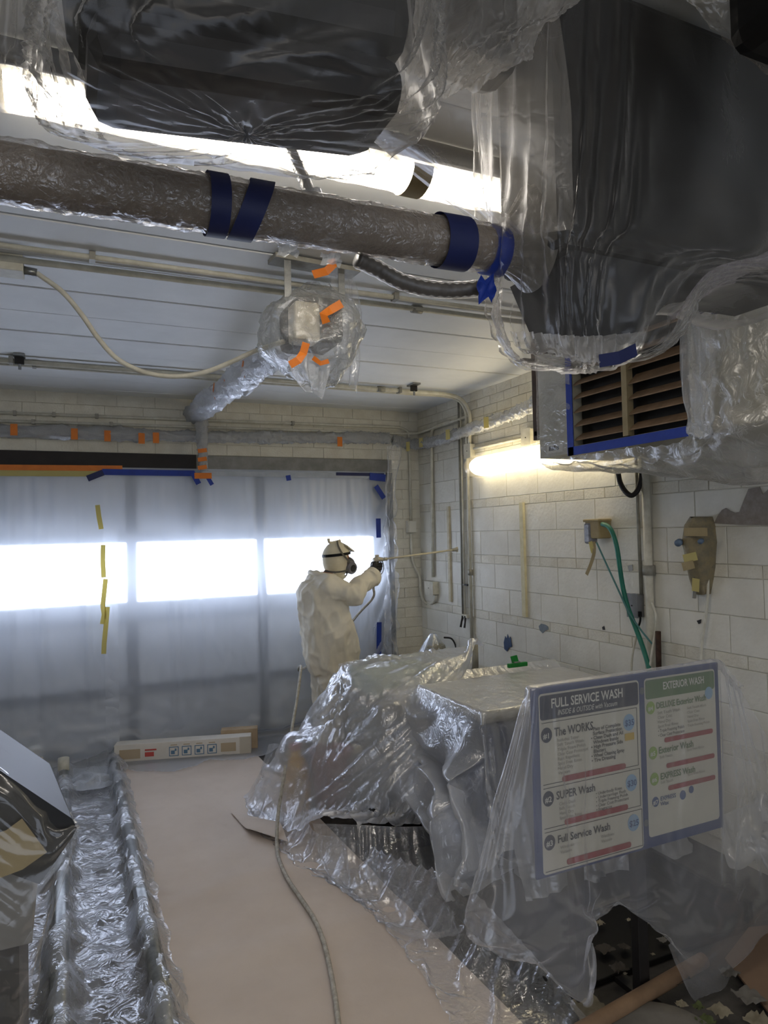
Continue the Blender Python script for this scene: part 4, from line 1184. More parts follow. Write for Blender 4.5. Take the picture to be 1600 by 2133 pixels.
# ---- second wrapped pipe to the right of the bagged heater
qa, qb = at(1490, 628, Y=1.5), at(1720, 600, Y=1.5)
t = thing('wrapped_pipe', 'short wrapped pipe with blue tape above the louvred heater at the picture edge', 'pipe', qa)
MB().tube(lerp_path(qa, qb, 40), .031, 20, rf=lump(4, .05)).build('paper_wrap', M['kraft2'], t, smooth=True)
MB().tube(lerp_path(qa, qb, 50), .035, 20, rf=lump(6, .12, 8)).build('film_wrap', M['film_wrap'], t, smooth=True)
d = (qb - qa).normalized()
MB().tube([qa + d * .0, qa + d * .09], .039, 20, rf=lump(3, .1)).build('tape_band', M['navy_tape'], t, smooth=True)
strip('tape', [at(1455, 645, Y=1.46), at(1480, 632, Y=1.46), at(1500, 620, Y=1.46)], .03, M['navy_tape'], t, nrm=(0, -1, 0))
# ================================================================== plastic over the garage door
FOLDS = [(.78, .014, .03), (.83, .02, .02), (1.02, .02, .02), (1.52, .012, .025), (1.60, .02, .02), (.12, .015, .03), (-.2, .02, .03), (-.42, .02, .03), (1.95, .02, .02), (2.5, .02, .03), (2.62, .015, .03)]
def door_sheet(name, label, x0, x1, top, nx, nz, seed, right_edge=False):
    """hangs from the lintel, trails out over the floor; pool = how far the foot runs into the room"""
    P = np.zeros((nz, nx, 3))
    for j in range(nx):
        x = x0 + (x1 - x0) * j / (nx - 1)
        for i in range(nz):
            s = i / (nz - 1) * (top + .55)          # length down the sheet
            y = D - .055 - .05 * min(1, s / top)
            # pleats grow towards the floor
            k = min(1, s / top)
            for xf, wf, af in FOLDS:
                y -= af * math.exp(-((x - xf + .05 * mnoise.noise((s * .8, xf, 0))) / wf) ** 2) * min(1, s / .5) * max(0, 1 - abs(s - 1.2) / 1.4)
            y -= .05 * k * (mnoise.noise((x * 1.6, s * .25, seed)) + .5) + .006 * k * mnoise.noise((x * 7, s * .3, seed + 3))
            z = top - s
            if z < .02:
                out = -z + .02
                y -= out * (.8 + .5 * mnoise.noise((x * 2, 0, seed + 9)))
                z = .02 + .03 * abs(mnoise.noise((x * 6, out * 6, seed)))
            P[i, j] = (x, y, z)
    pin = np.zeros((nz, nx), bool)
    pin[0] = True; pin[-1, ::2] = True
    if right_edge: pin[:, -1] = True
    P = cloth(P, (1.006, 1.002), pin, 30, 5, .0002, [c_max(1, D - .05), c_floor(.015)], .003, .12, seed=seed)
    o = sheet(name, P, M['film_door'])
    tag(o, label, 'plastic sheet')
    return o, P
dsl, PL = door_sheet('plastic_sheet', 'milky plastic sheet over the left part of the garage door', -1.65, .36, 2.385, 90, 110, 41)
dsr, PR = door_sheet('plastic_sheet', 'milky plastic sheet over the right part of the garage door behind the painter', .26, 2.83, 2.385, 120, 110, 43, True)
# tapes along the lintel
def lintel_tape(u0, v0, u1, v1, w, m, parent, y=D - .075, name='tape_strip'):
    return strip(name, [at(u0, v0, Y=y), at((u0 + u1) / 2, (v0 + v1) / 2, Y=y), at(u1, v1, Y=y)], w, m, parent)
lintel_tape(-60, 974, 255, 976, .05, M['orange_tape'], dsl)
lintel_tape(-60, 985, 214, 987, .045, M['yellow_tape'], dsl, D - .078)
lintel_tape(182, 997, 215, 984, .05, M['navy_tape'], dsl, D - .088)
lintel_tape(213, 983, 405, 986, .05, M['blue_tape'], dsr, D - .082)
lintel_tape(420, 986, 800, 992, .045, mat('film_hem', 'aeb4bd', '9ba2ac', 10, .4), dsr, D - .080)
lintel_tape(700, 987, 800, 989, .03, M['navy_tape'], dsr, D - .084)
lintel_tape(600, 990, 602, 1001, .045, M['blue_tape'], dsr, D - .086)
lintel_tape(770, 992, 803, 996, .07, M['blue_tape'], dsr, D - .088)
for a in ((783, 1012, 800, 1038), (788, 1080, 789, 1120), (790, 1296, 789, 1372)):
    lintel_tape(*a, .05, M['blue_tape'], dsr, D - .11)
# yellow tape patches down the overlap
for pts in (((203, 1052), (206, 1075), (211, 1102)), ((215, 1135), (214, 1165), (216, 1203)), ((220, 1206), (217, 1235), (214, 1262)), ((214, 1262), (217, 1280), (213, 1300)), ((224, 1264), (221, 1300), (217, 1340), (216, 1362))):
    strip('tape_patch', [at(u, v, Y=D - .185) for u, v in pts], .036, M['yellow_tape'], dsr)

# hanging film at the corner beside the door
P = resample([[at(805, 930, Y=6.0), at(830, 925, Y=5.98), at(838, 935, Y=5.97)], [at(800, 1000, Y=6.0), at(815, 1000, Y=5.96), at(828, 1000, Y=5.98)], [at(798, 1120, Y=6.02), at(812, 1120, Y=5.97), at(826, 1120, Y=6.0)], [at(798, 1250, Y=6.02), at(815, 1250, Y=5.96), at(830, 1250, Y=6.0)], [at(800, 1380, Y=6.02), at(815, 1385, Y=5.96), at(830, 1390, Y=6.0)]], 90, 36)
pin = np.zeros((90, 36), bool); pin[0] = True; pin[-1] = True
o = sheet('plastic_strip', cloth(P, (1.35, 1.01), pin, 35, 5, .0002, [c_max(1, D - .04)], .012, .04, seed=51), M['film_clear'])
tag(o, 'narrow twisted strip of clear film hanging beside the garage door', 'plastic strip')
o = MB().box(DXR - .04, DXR + .05, D - .04, D - .014, .3, 2.38).build('door_track', mat('dull_dark_steel', '55585c', '3d4043', 6, .5, .4), None)
tag(o, 'dark steel door track post at the right side of the door', 'track')

# ================================================================== things under the drop sheets
wood = mat('worn_wood', '77726a', '65605a', 9, .7, stretch=(1, 6, 1))
tb = thing('work_table', 'low wooden work table hidden under the drop sheet', 'table', (2.2, 4.15, 0))
MB().box(1.68, 2.92, 3.72, 4.50, .70, .74).build('table_top', wood, tb)
for x in (1.72, 2.86):
    for y_ in (3.76, 4.46):
        MB().box(x - .025, x + .025, y_ - .025, y_ + .025, 0, .70).build('leg', wood, tb)
MB().box(1.72, 2.88, 3.76, 4.46, .20, .225).build('shelf', wood, tb)
o = MB().box(1.75, 2.28, 4.02, 4.46, .742, .875, bev=.015).build('flat_carton', mat('pale_green_carton', 'b7c2ae', 'a4b09b', 4, .7))
tag(o, 'flat pale carton on the work table under the drop sheet', 'carton')
o = MB().box(1.8, 2.14, 3.78, 4.0, .742, .80, bev=.01).build('flat_carton', M['card_white'])
tag(o, 'small white flat carton at the front of the work table under film', 'carton')
# jug, bucket
jg = thing('plastic_jug', 'yellow plastic jug showing through the drop sheet near the paper', 'jug', (1.33, 4.36, 0))
MB().lathe((1.33, 4.36, 0), [(.085, 0), (.095, .03), (.095, .26), (.06, .33), (.035, .36), (.035, .40)], 18).build('body', mat('yellow_plastic', 'd8a51c', 'c79414', 6, .4), jg, smooth=True)
MB().lathe((1.33, 4.36, .40), [(.04, 0), (.04, .03), (.03, .035)], 16).build('cap', mat('red_cap', 'a3392b', None, 6, .5), jg)
bk = thing('bucket', 'dull red bucket showing through the drop sheet beside the yellow jug', 'bucket', (1.55, 4.28, 0))
MB().lathe((1.55, 4.28, 0), [(.11, 0), (.14, .36), (.148, .37), (.148, .385), (.13, .385), (.10, .02)], 22).build('pail', mat('dull_red', 'a0574a', '8c4a3f', 6, .5), bk, smooth=True)
MB().tube(smooth_path([(1.41, 4.28, .36), (1.45, 4.22, .43), (1.55, 4.19, .46), (1.65, 4.22, .43), (1.69, 4.28, .36)], 5), .004, 6).build('handle', M['steel'], bk)
# blue drum/bin with a tarp-like lid
bn = thing('storage_bin', 'blue grey storage bin under the film with the green clip', 'bin', (2.4, 3.35, 0))
BX0, BX1, BY0, BY1, BZ = 1.93, 2.98, 3.02, 3.70, .86
MB().box(BX0, BX1, BY0, BY1, 0, BZ - .06, bev=.03).build('body', mat('bin_blue', '46536b', '3d495f', 5, .5), bn)
MB().box(BX0 - .015, BX1 + .015, BY0 - .015, BY1 + .015, BZ - .06, BZ, bev=.02).build('lid', mat('bin_lid', 'b4b2a6', 'a5a397', 5, .5), bn)
# pole that lifts the sheet
pk = at(987, 1340, Y=4.15)
o = MB().tube([(pk.x, 4.15, .742), (pk.x, 4.15, pk.z - .01)], .03, 14).build('post', M['conduit_grey'], smooth=True)
tag(o, 'short grey post on the table holding up the drop sheet peak', 'post')
# black crate added to darken the void under the hem, with scraps
cr = thing('gap_fill_crate', 'black crate with scraps, added to darken the gap below the drop sheet hem', 'crate', (1.85, 3.35, 0))
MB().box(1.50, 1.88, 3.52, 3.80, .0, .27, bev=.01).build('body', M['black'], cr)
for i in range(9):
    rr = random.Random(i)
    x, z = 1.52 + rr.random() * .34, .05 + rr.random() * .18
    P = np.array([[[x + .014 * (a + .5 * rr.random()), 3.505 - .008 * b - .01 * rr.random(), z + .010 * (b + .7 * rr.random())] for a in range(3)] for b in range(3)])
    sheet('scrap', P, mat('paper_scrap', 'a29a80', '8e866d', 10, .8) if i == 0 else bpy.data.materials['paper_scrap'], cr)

# ---- main drop sheet
C1 = [
    [at(705, 1385, Y=4.75), at(730, 1378, Y=4.75), at(790, 1372, Y=4.8), at(870, 1366, Y=4.8), at(930, 1352, Y=4.7), at(1010, 1345, Y=4.6)],
    [at(690, 1395, Y=4.52), at(716, 1385, Y=4.42), at(785, 1380, Y=4.42), at(870, 1380, Y=4.42), at(945, 1352, Y=4.30), at(990, 1338, Y=4.15)],
    [at(645, 1480, Y=4.55), at(700, 1440, Y=4.10), at(790, 1450, Y=4.05), at(870, 1440, Y=4.02), at(930, 1430, Y=3.98), at(975, 1430, Y=3.90)],
    [at(615, 1520, Y=4.56), at(680, 1540, Y=4.10), at(765, 1555, Y=3.98), at(850, 1545, Y=3.85), at(905, 1535, Y=3.78), at(958, 1540, Y=3.72)],
    [at(570, 1560, Y=4.56), at(640, 1620, Y=4.10), at(735, 1640, Y=3.86), at(815, 1640, Y=3.68), at(875, 1635, Y=3.60), at(945, 1640, Y=3.56)],
    [at(535, 1620, Y=4.60), at(610, 1670, Y=4.12), at(690, 1665, Y=3.80), at(770, 1680, Y=3.56), at(850, 1690, Y=3.46), at(938, 1690, Y=3.44)],
    [at(515, 1680, Z=.03), at(600, 1735, Z=.03), at(665, 1705, Y=3.72), at(745, 1712, Y=3.48), at(840, 1722, Y=3.40), at(935, 1712, Y=3.40)],
]
P = resample(C1, 150, 150)
# long folds sweep from the peak to the lower left
for i in range(150):
    for j in range(150):
        t_ = i / 149; s_ = j / 149
        a = (s_ - 1) * 1.0
        q = s_ * 5.2 - (1 - t_) * 1.6 * (s_ - .2)
        amp = .03 * min(1, max(0, (t_ - .2) * 3)) * min(1, .35 + s_)
        P[i, j] += np.array((-.5, -.75, .35)) * amp * ((.6 - 1.9 * abs(mnoise.noise((q * 2.1, t_ * .8, 5)))) + .35 * mnoise.noise((q * 5.6, t_ * 1.3, 9)))
pin = np.zeros((150, 150), bool); pin[0] = True; pin[-1, ::12] = True; pin[25, -5:] = True; pin[25, 28:33] = True; pin[:, -1] = True
cols = [c_box(1.75, 2.28, 4.02, 4.46, .5, .875), c_box(1.68, 2.92, 3.74, 4.50, .3, .745), c_capsule((1.33, 4.36, 0), (1.33, 4.36, .38), .10), c_capsule((1.55, 4.28, 0), (1.55, 4.28, .30), .15), c_floor(.014), c_capsule((pk.x, 4.15, .5), (pk.x, 4.15, pk.z), .04)]
P1 = cloth(P, (1.02, 1.02), pin, 40, 5, .00015, cols, .005, .08, seed=61)
def fold1(t, s, p):
    # folds fan out from the post peak, and fall from the carton corner
    dx, dy = 1.0 - s, t - .16
    r = math.hypot(dx, dy)
    th = math.atan2(dy, dx + 1e-6)
    a = min(1, r * 2.2) * (1 if dy > -.02 else .2)
    w = .030 * ridge(th * 5.5, r * .9, 2, 3.2) + .012 * ridge(th * 13, r * 1.6, 7, 2.4)
    dx2, dy2 = s - .2, t - .16
    th2 = math.atan2(dx2, dy2 + .06)
    k2 = max(0, 1 - abs(s - .2) * 4.5) * min(1, max(0, dy2) * 4)
    w2 = .018 * ridge(th2 * 6, 0, 4, 3) + .008 * ridge(th2 * 16, t * 2, 9, 2.4)
    fine = .005 * ridge(p[0] * 14, p[1] * 14, p[2] * 9, 2.2)
    return -(a * w * (1 - k2) + k2 * w2 + fine)
P1 = crease(P1, fold1)
P1[..., 2] = np.maximum(P1[..., 2], .014)
o = sheet('drop_sheet', P1, M['film_sheet'])
tag(o, 'large crinkled plastic drop sheet over the table, jug and bucket', 'plastic sheet')
# foot of the sheet on the left with the bundled clear edge
C = [[at(560, 1550, Y=4.75), at(590, 1555, Y=4.5), at(630, 1620, Y=4.2), at(640, 1700, Y=3.9), at(660, 1735, Y=3.7), at(720, 1745, Y=3.50)],
     [at(535, 1600, Y=4.75), at(560, 1620, Y=4.45), at(595, 1680, Y=4.1), at(618, 1740, Y=3.8), at(660, 1780, Y=3.56), at(730, 1800, Y=3.36)],
     [at(515, 1640, Z=.06), at(532, 1690, Z=.06), at(575, 1745, Z=.05), at(625, 1790, Z=.05), at(690, 1830, Z=.05), at(760, 1870, Z=.05)],
     [at(508, 1662, Z=.015), at(525, 1705, Z=.015), at(570, 1760, Z=.015), at(630, 1808, Z=.015), at(710, 1850, Z=.015), at(775, 1895, Z=.015)]]
P = resample(C, 46, 90)
pin = np.zeros((46, 90), bool); pin[0] = True; pin[-1, ::5] = True
o = sheet('drop_sheet', cloth(P, (1.06, 1.05), pin, 40, 5, .0002, [c_floor(.012), c_capsule((1.33, 4.36, 0), (1.33, 4.36, .38), .11)], .008, .05, seed=63), M['film_clear'])
tag(o, 'glossy clear film bunched along the floor beside the brown paper', 'plastic sheet')
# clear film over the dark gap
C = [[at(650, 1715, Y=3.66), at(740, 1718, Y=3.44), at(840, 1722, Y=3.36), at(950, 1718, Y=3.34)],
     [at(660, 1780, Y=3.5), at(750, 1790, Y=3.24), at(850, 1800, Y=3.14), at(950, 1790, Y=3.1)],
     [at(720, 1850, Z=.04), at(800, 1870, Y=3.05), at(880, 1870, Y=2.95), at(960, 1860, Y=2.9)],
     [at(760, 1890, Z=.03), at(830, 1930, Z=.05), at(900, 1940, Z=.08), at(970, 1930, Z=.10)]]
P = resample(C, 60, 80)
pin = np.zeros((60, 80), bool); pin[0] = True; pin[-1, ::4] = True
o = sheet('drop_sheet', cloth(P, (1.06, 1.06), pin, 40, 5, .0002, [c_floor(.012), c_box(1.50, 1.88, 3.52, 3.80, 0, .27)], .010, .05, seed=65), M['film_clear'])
tag(o, 'clear film hanging over the dark gap with the added black crate', 'plastic sheet')

# ---- sheet over the bin with the green clip
nx, nz = 130, 90
P = np.zeros((nz, nx, 3))
for j in range(nx):
    x_s = BX0 - .50 + (BX1 - BX0 + .62) * j / (nx - 1)
    dl = max(0, BX0 - .02 - x_s)
    x = x_s if dl == 0 else BX0 - .03 - .06 * dl
    for i in range(nz):
        s = i / (nz - 1) * 1.75
        if s < .95: y, z = BY1 + .22 - s, BZ + .02
        else: y, z = BY0 - .03 - .22 * (s - .95) / .8 + .045 * mnoise.noise((x * 9, s * .5, 2)) * min(1, (s - .95) * 4), BZ + .02 - (s - .95)
        y -= .10 * (1 - j / (nx - 1)) * max(0, s - .95)
        z -= dl * .95
        if dl: x += .03 * mnoise.noise((x_s * 8, s * 5, 4)) * min(1, dl * 4)
        if z < .02: y -= (.02 - z) * .10; x -= (.02 - z) * .15
        P[i, j] = (x, y, max(z, .02))
pin = np.zeros((nz, nx), bool); pin[0] = True; pin[48, 60::16] = True
PBN = cloth(P, (1.03, 1.01), pin, 45, 5, .00025, [c_box(BX0 - .015, BX1 + .015, BY0 - .015, BY1 + .015, 0, BZ), c_floor(.015), c_max(0, XW - .03)], .006, .06, seed=71)
PBN = crease(PBN, lambda t, s, p: (.016 * ridge(p[0] * 9, p[2] * .8, 3, 3) + .006 * ridge(p[0] * 24, p[2] * 1.5, 5, 2.4)) * (1 if t > .55 else 0) + .004 * ridge(p[0] * 16, p[1] * 16, p[2] * 5, 2))
PBN[..., 2] = np.maximum(PBN[..., 2], .015)
o = sheet('drop_sheet', PBN, M['film_sheet'], hole=lambda i, j: j < 40 and i > 64 + j * .3)
tag(o, 'plastic sheet over the blue bin held by a green clip', 'plastic sheet')
# green spring clip
cc = at(1078, 1386, Z=.895)
cl = thing('spring_clip', 'green plastic spring clip on the sheet over the bin', 'clip', cc)
gm = mat('green_plastic', '1f8a3a', '17702f', 10, .3)
MB().box(cc.x - .075, cc.x + .075, cc.y - .012, cc.y + .012, cc.z - .01, cc.z + .018, bev=.004).build('jaw', gm, cl)
MB().bar((cc.x - .01, cc.y + .005, cc.z + .015), (cc.x - .015, cc.y + .02, cc.z + .062), .05, .012, up=(0, 1, 0), bev=.003).build('grip', gm, cl)
MB().tube([(cc.x - .03, cc.y, cc.z + .018), (cc.x + .02, cc.y, cc.z + .018)], .008, 8).build('spring', M['steel'], cl)
# beige tape line down the seam of that sheet

# ---- silvery covered lump in the far corner
lm = thing('covered_bundle', 'pale blue shiny plastic peaked over a bundle in the far corner', 'bundle', (2.75, 5.45, 0))
pz = at(903, 1320, Y=5.45)
MB().lathe((pz.x, 5.45, 0), [(.20, 0), (.19, .45), (.10, pz.z - .10), (.03, pz.z - .03)], 14).build('bundle', M['conduit_grey'], lm)
P = []
for i, t_ in enumerate(np.linspace(0, 1, 30)):
    row = []
    for j in range(72):
        a = 2 * PI * j / 72
        r = .03 + .34 * t_ ** .9
        f = 1 + .10 * t_ ** .4 * math.sin(a * 11 + 3 * mnoise.noise((a, 1, 1))) * (1 - .4 * t_)
        row.append((min(XW - .03, pz.x + r * f * math.cos(a) * (1 if math.cos(a) < 0 else .8)), 5.45 + r * f * math.sin(a) * .9, pz.z - (pz.z - .25) * t_ ** 1.05))
    P.append(row)
sheet('film_cover', np.array(P), film('silver_film', milk=.55, tint='dfe8f4', rough=.2, gloss=.2, bump=.3, bscale=14), lm, closed=True)
o = MB().tube(smooth_path([at(925, 1328, Y=5.5), at(940, 1330, Y=5.5), at(948, 1342, Y=5.5), at(951, 1356, Y=5.5)], 5), .008, 8).build('dark_wire', M['dark'], smooth=True)
tag(o, 'short dark wire arching beside the covered bundle in the corner', 'wire')
# ================================================================== price board on posts
SY = 2.0
SX0, SX1, SZ0, SZ1 = 1.475, 2.405, .57, 1.235
sg = thing('price_board', 'car wash price board on black posts under a plastic sheet', 'sign board', ((SX0 + SX1) / 2, SY, 0))
sg_blue = mat('sign_navy', '2f4272', '293b68', 5, .4)
sg_cream = mat('sign_cream', 'cfcaba', 'c6c1b0', 4, .45)
MB().box(SX0, SX1, SY, SY + .012, SZ0, SZ1, bev=.003).build('board', sg_blue, sg)
SW, SH = SX1 - SX0, SZ1 - SZ0
S_H = dict(navy=mat('print_navy', '1d2236', '20263c', 5, .45), green=mat('print_green', '5f7a4c', '56704a', 5, .45), red=mat('print_red', '9c3232', '8e2c2c', 5, .45), blue=mat('print_pale_blue', '8fb0cc', '84a6c3', 5, .45), white=mat('print_white', 'd9d6ca', None, 5, .45), black=mat('print_black', '20201f', None, 5, .45), grey=mat('print_grey', '8b887c', None, 5, .45), lime=mat('print_lime', '8fae4c', '86a444', 5, .45), yellow=mat('print_yellow', 'c2a23a', None, 5, .45), dblue=mat('print_blue', '35507f', None, 5, .45))
def sx(f): return SX0 + f * SW
def sz(f): return SZ1 - f * SH
def rrect(name, x0, x1, f0, f1, m, lay, r=.012, parent=None):
    a, b, c_, d_ = sx(x0), sx(x1), sz(f1), sz(f0)
    pts = []
    for cx, cz, s in ((b - r, d_ - r, 0), (a + r, d_ - r, 1), (a + r, c_ + r, 2), (b - r, c_ + r, 3)):
        for k in range(5):
            an = PI / 2 * (s + k / 4)
            pts.append((cx + r * math.cos(an), SY - lay * .0008, cz + r * math.sin(an)))
    return MB().prism(pts, (0, .0006, 0)).build(name, m, parent or sg)
def disc(name, x, f, r, m, lay, parent=None):
    pts = [(sx(x) + r * math.cos(a), SY - lay * .0008, sz(f) + r * 1.12 * math.sin(a)) for a in np.linspace(0, 2 * PI, 24, endpoint=False)]
    return MB().prism(pts, (0, .0006, 0)).build(name, m, parent or sg)
DG = None
def words_(txt, x, f, size, m, lay=5, bold=False, italic=False, parent=None, wmax=None):
    """flat lettering: x left edge, f baseline as fractions of the board"""
    cu = bpy.data.curves.new('lettering', 'FONT')
    cu.body = txt; cu.size = size; cu.resolution_u = 2
    cu.offset = size * .018 if bold else 0
    if italic: cu.shear = .25
    ob = bpy.data.objects.new('lettering_tmp', cu)
    COL.objects.link(ob)
    dg = bpy.context.evaluated_depsgraph_get()
    dg.update()
    me = bpy.data.meshes.new_from_object(ob.evaluated_get(dg))
    bpy.data.objects.remove(ob)
    co = [v.co.copy() for v in me.vertices]
    w = max(v.x for v in co) if co else 1
    k = min(1, wmax * SW / w) if wmax else 1
    vs = [(sx(x) + v.x * k, SY - lay * .0008, sz(f) + v.y) for v in co]
    fs = [tuple(p.vertices) for p in me.polygons]
    bpy.data.meshes.remove(me)
    return obj('lettering', vs, fs, m, parent or sg)
# cream panels
LP = rrect('menu_panel', .03, .535, .035, .985, sg_cream, 1, .014)
RP = rrect('menu_panel', .565, .975, .035, .94, sg_cream, 1, .014)
rrect('heading', .035, .53, .045, .175, S_H['navy'], 2, .010)
rrect('heading', .570, .970, .045, .155, S_H['green'], 2, .010)
words_('FULL SERVICE WASH', .085, .115, .047, S_H['white'], bold=True, wmax=.36)
words_('INSIDE & OUTSIDE with Vacuum', .115, .158, .027, S_H['white'], italic=True, wmax=.30)
words_('EXTERIOR WASH', .665, .11, .040, S_H['white'], bold=True, wmax=.24)
# left column boxes
def outline(x0, x1, f0, f1):
    t_ = .0022
    b = MB()
    for (a, c_, d_, e) in ((x0, x1, f0, f0), (x0, x1, f1, f1)):
        b.box(sx(a), sx(c_), SY - .0022, SY - .0016, sz(d_) - t_ / 2, sz(d_) + t_ / 2)
    b.box(sx(x1) - t_, sx(x1), SY - .0022, SY - .0016, sz(f1), sz(f0))
    return b.build('box_line', S_H['black'], sg)
outline(.04, .52, .19, .515); outline(.04, .525, .535, .745); outline(.04, .53, .765, .97)
for x, f, tx in ((.062, .255, '#1'), (.062, .59, '#2'), (.062, .82, '#3')):
    disc('badge', x, f, .024, S_H['navy'], 3)
    words_(tx, x - .017, f + .017, .027, S_H['white'], bold=True)
words_('The WORKS', .098, .268, .043, S_H['black'], bold=True, wmax=.19)
words_('SUPER Wash', .098, .603, .040, S_H['black'], bold=True, wmax=.19)
words_('Full Service Wash', .098, .833, .038, S_H['black'], bold=True, wmax=.26)
for x, f, tx in ((.475, .265, '$35'), (.478, .605, '$30'), (.482, .83, '$25')):
    disc('price_disc', x, f, .028, S_H['blue'], 3)
    words_(tx, x - .024, f + .018, .032, S_H['dblue'], bold=True, wmax=.05)
rrect('sticker', .45, .50, .325, .365, S_H['yellow'], 4, .003)
for i, tx in enumerate(['Pass of Complete', 'Surface Protection', 'Clean Dash and All', 'Windows Inside', 'High Pressure Side', 'Blasters', 'Wheel Cleaning Spray', 'Tire Dressing']):
    words_(('• ' if i in (0, 2, 4, 6, 7) else '  ') + tx, .275, .275 + i * .0245, .0185, S_H['black'], bold=True, wmax=.17)
for i, tx in enumerate(['Includes Super', 'Soft Touch Wash', 'Triple Foam Polish', 'Clear Coat Protectant', 'Rain Repellent', 'Spot Free Rinse', 'Hand Dry', 'Vacuum']):
    words_(tx, .11, .30 + i * .025, .017, S_H['grey'], wmax=.15)
for i, tx in enumerate(['Clean Dash', 'Soft Touch', 'Hand Dry', 'Spot Free Rinse']):
    words_(tx, .11, .638 + i * .025, .016, S_H['grey'], wmax=.13)
for i, tx in enumerate(['Underbody Rinse', 'Undercarriage Flush', 'Triple Foaming Polish', 'Clear Coat Protectant', 'Fragrance']):
    words_('• ' + tx, .29, .628 + i * .022, .0165, S_H['black'], wmax=.17)
for i, tx in enumerate(['Windows', 'Vacuum']):
    words_(tx, .11, .868 + i * .025, .016, S_H['grey'], wmax=.13)
    words_(tx, .31, .868 + i * .025, .016, S_H['grey'], wmax=.13)
for a, b, f in ((.13, .45, .503), (.135, .455, .733), (.14, .465, .945)):
    rrect('red_bar', a, b, f - .016, f + .016, S_H['red'], 4, .009)
# right column
for x, f, tx, cm in ((.595, .205, '#4', 'lime'), (.60, .465, '#5', 'lime'), (.603, .615, '#6', 'lime'), (.605, .745, '#7', 'dblue')):
    disc('badge', x, f, .022 if f < .7 else .017, S_H[cm], 3)
    words_(tx, x - .016, f + .015, .024, S_H['white'], bold=True)
words_('DELUXE Exterior Wash', .625, .215, .034, S_H['green'], bold=True, wmax=.29)
words_('Exterior Wash', .63, .475, .036, S_H['green'], bold=True, wmax=.20)
words_('EXPRESS Wash', .635, .625, .034, S_H['green'], bold=True, wmax=.20)
words_('EXPRESS', .63, .745, .022, S_H['dblue'], bold=True); words_('Wax', .63, .775, .022, S_H['dblue'], bold=True)
for i, tx in enumerate(['Soft Touch Wash', 'Clear Coat', 'Hand Dry', 'Spot Free Rinse', 'Triple Foaming Polish', 'Clear Coat Protectant']):
    words_(('• ' if i > 3 else '') + tx, .63, .25 + i * .026, .017, S_H['black' if i > 3 else 'grey'], wmax=.15)
    if i < 5: words_(tx, .80, .25 + i * .026, .015, S_H['grey'], wmax=.13)
for f in (.505, .65):
    words_('Soft Touch', .635, f, .015, S_H['grey']); words_('Spot Free Rinse', .79, f - .01, .015, S_H['grey'])
for a, b, f in ((.665, .95, .405), (.672, .955, .555), (.678, .955, .685)):
    rrect('red_bar', a, b, f - .014, f + .014, S_H['red'], 4, .008)
for x, f, r in ((.935, .175, .022), (.76, .745, .016), (.81, .725, .013)):
    disc('price_disc', x, f, r, S_H['dblue' if f > .3 else 'blue'], 3)
# studs on the centre strip
for f in (.10, .85):
    disc('stud', .55, f, .012, mat('stud_grey', '6d7178', None, 4, .4, .6) if f < .5 else bpy.data.materials['stud_grey'], 4)
# posts and feet
pm = mat('post_black', '1c1a1a', '262322', 12, .5)
MB().box(1.945, 1.995, SY + .014, SY + .054, 0.02, SZ1 - .02, bev=.003).build('post', pm, sg)
MB().box(1.685, 1.735, SY + .06, SY + .10, 0.02, .62, bev=.003).build('post', pm, sg)
MB().bar((1.71, SY + .10, .33), (2.0, SY + .10, .345), .025, .025).build('cross_bar', pm, sg)
for x in (1.71, 1.97):
    MB().box(x - .025, x + .025, SY - .20, SY + .30, 0, .022).build('foot', pm, sg)
MB().bar((1.68, SY + .08, .60), (2.0, SY + .04, .60), .03, .02).build('brace', pm, sg)

# ---- sheet over the board
def S(u, v, y): return at(u, v, Y=y)
C3 = [
    [S(1085, 1470, 2.25), S(1125, 1442, 2.12), S(1170, 1432, 2.10), S(1255, 1416, 2.10), S(1372, 1394, 2.10), S(1492, 1376, 2.12), S(1520, 1398, 2.2), S(1550, 1430, 2.4)],
    [S(1075, 1480, 2.08), S(1107, 1443, 1.985), S(1160, 1434, 1.985), S(1250, 1418, 1.985), S(1370, 1396, 1.985), S(1490, 1376, 1.985), S(1516, 1405, 2.05), S(1545, 1440, 2.25)],
    [S(1015, 1640, 2.02), S(1075, 1640, 1.95), S(1168, 1640, 1.975), S(1250, 1620, 1.978), S(1370, 1590, 1.978), S(1500, 1560, 1.97), S(1560, 1560, 2.05), S(1610, 1560, 2.2)],
    [S(975, 1800, 1.98), S(1060, 1790, 1.90), S(1185, 1790, 1.94), S(1255, 1770, 1.965), S(1372, 1740, 1.965), S(1500, 1740, 1.95), S(1590, 1740, 2.05), S(1655, 1700, 2.15)],
    [S(962, 1890, 1.96), S(1060, 1900, 1.86), S(1210, 1900, 1.90), S(1250, 1840, 1.96), S(1368, 1840, 1.96), S(1490, 1880, 1.93), S(1602, 1850, 2.05), S(1680, 1850, 2.1)],
    [S(985, 1945, 1.95), S(1120, 2000, 1.85), S(1238, 2090, 1.88), S(1240, 1890, 1.96), S(1355, 1910, 1.955), S(1470, 2080, 1.92), S(1600, 1960, 2.05), S(1690, 1950, 2.1)],
]
P = resample(C3, 110, 130)
pin = np.zeros((110, 130), bool); pin[0] = True; pin[21, 10:] = True; pin[-1, 0] = True; pin[:, -1] = True; pin[-1, ::16] = True
PS = cloth(P, (1.03, 1.01), pin, 45, 5, .00012, [c_box(SX0, SX1, SY, SY + .03, .5, SZ1, .006)], .006, .06, seed=81)
o = sheet('drop_sheet', PS, film('sign_film', milk=.24, tint='e6e6ea', rough=.25, gloss=.05, bump=.10, bscale=7, edge=.35, vary=.08))
tag(o, 'thin plastic sheet draped over the car wash price board', 'plastic sheet')

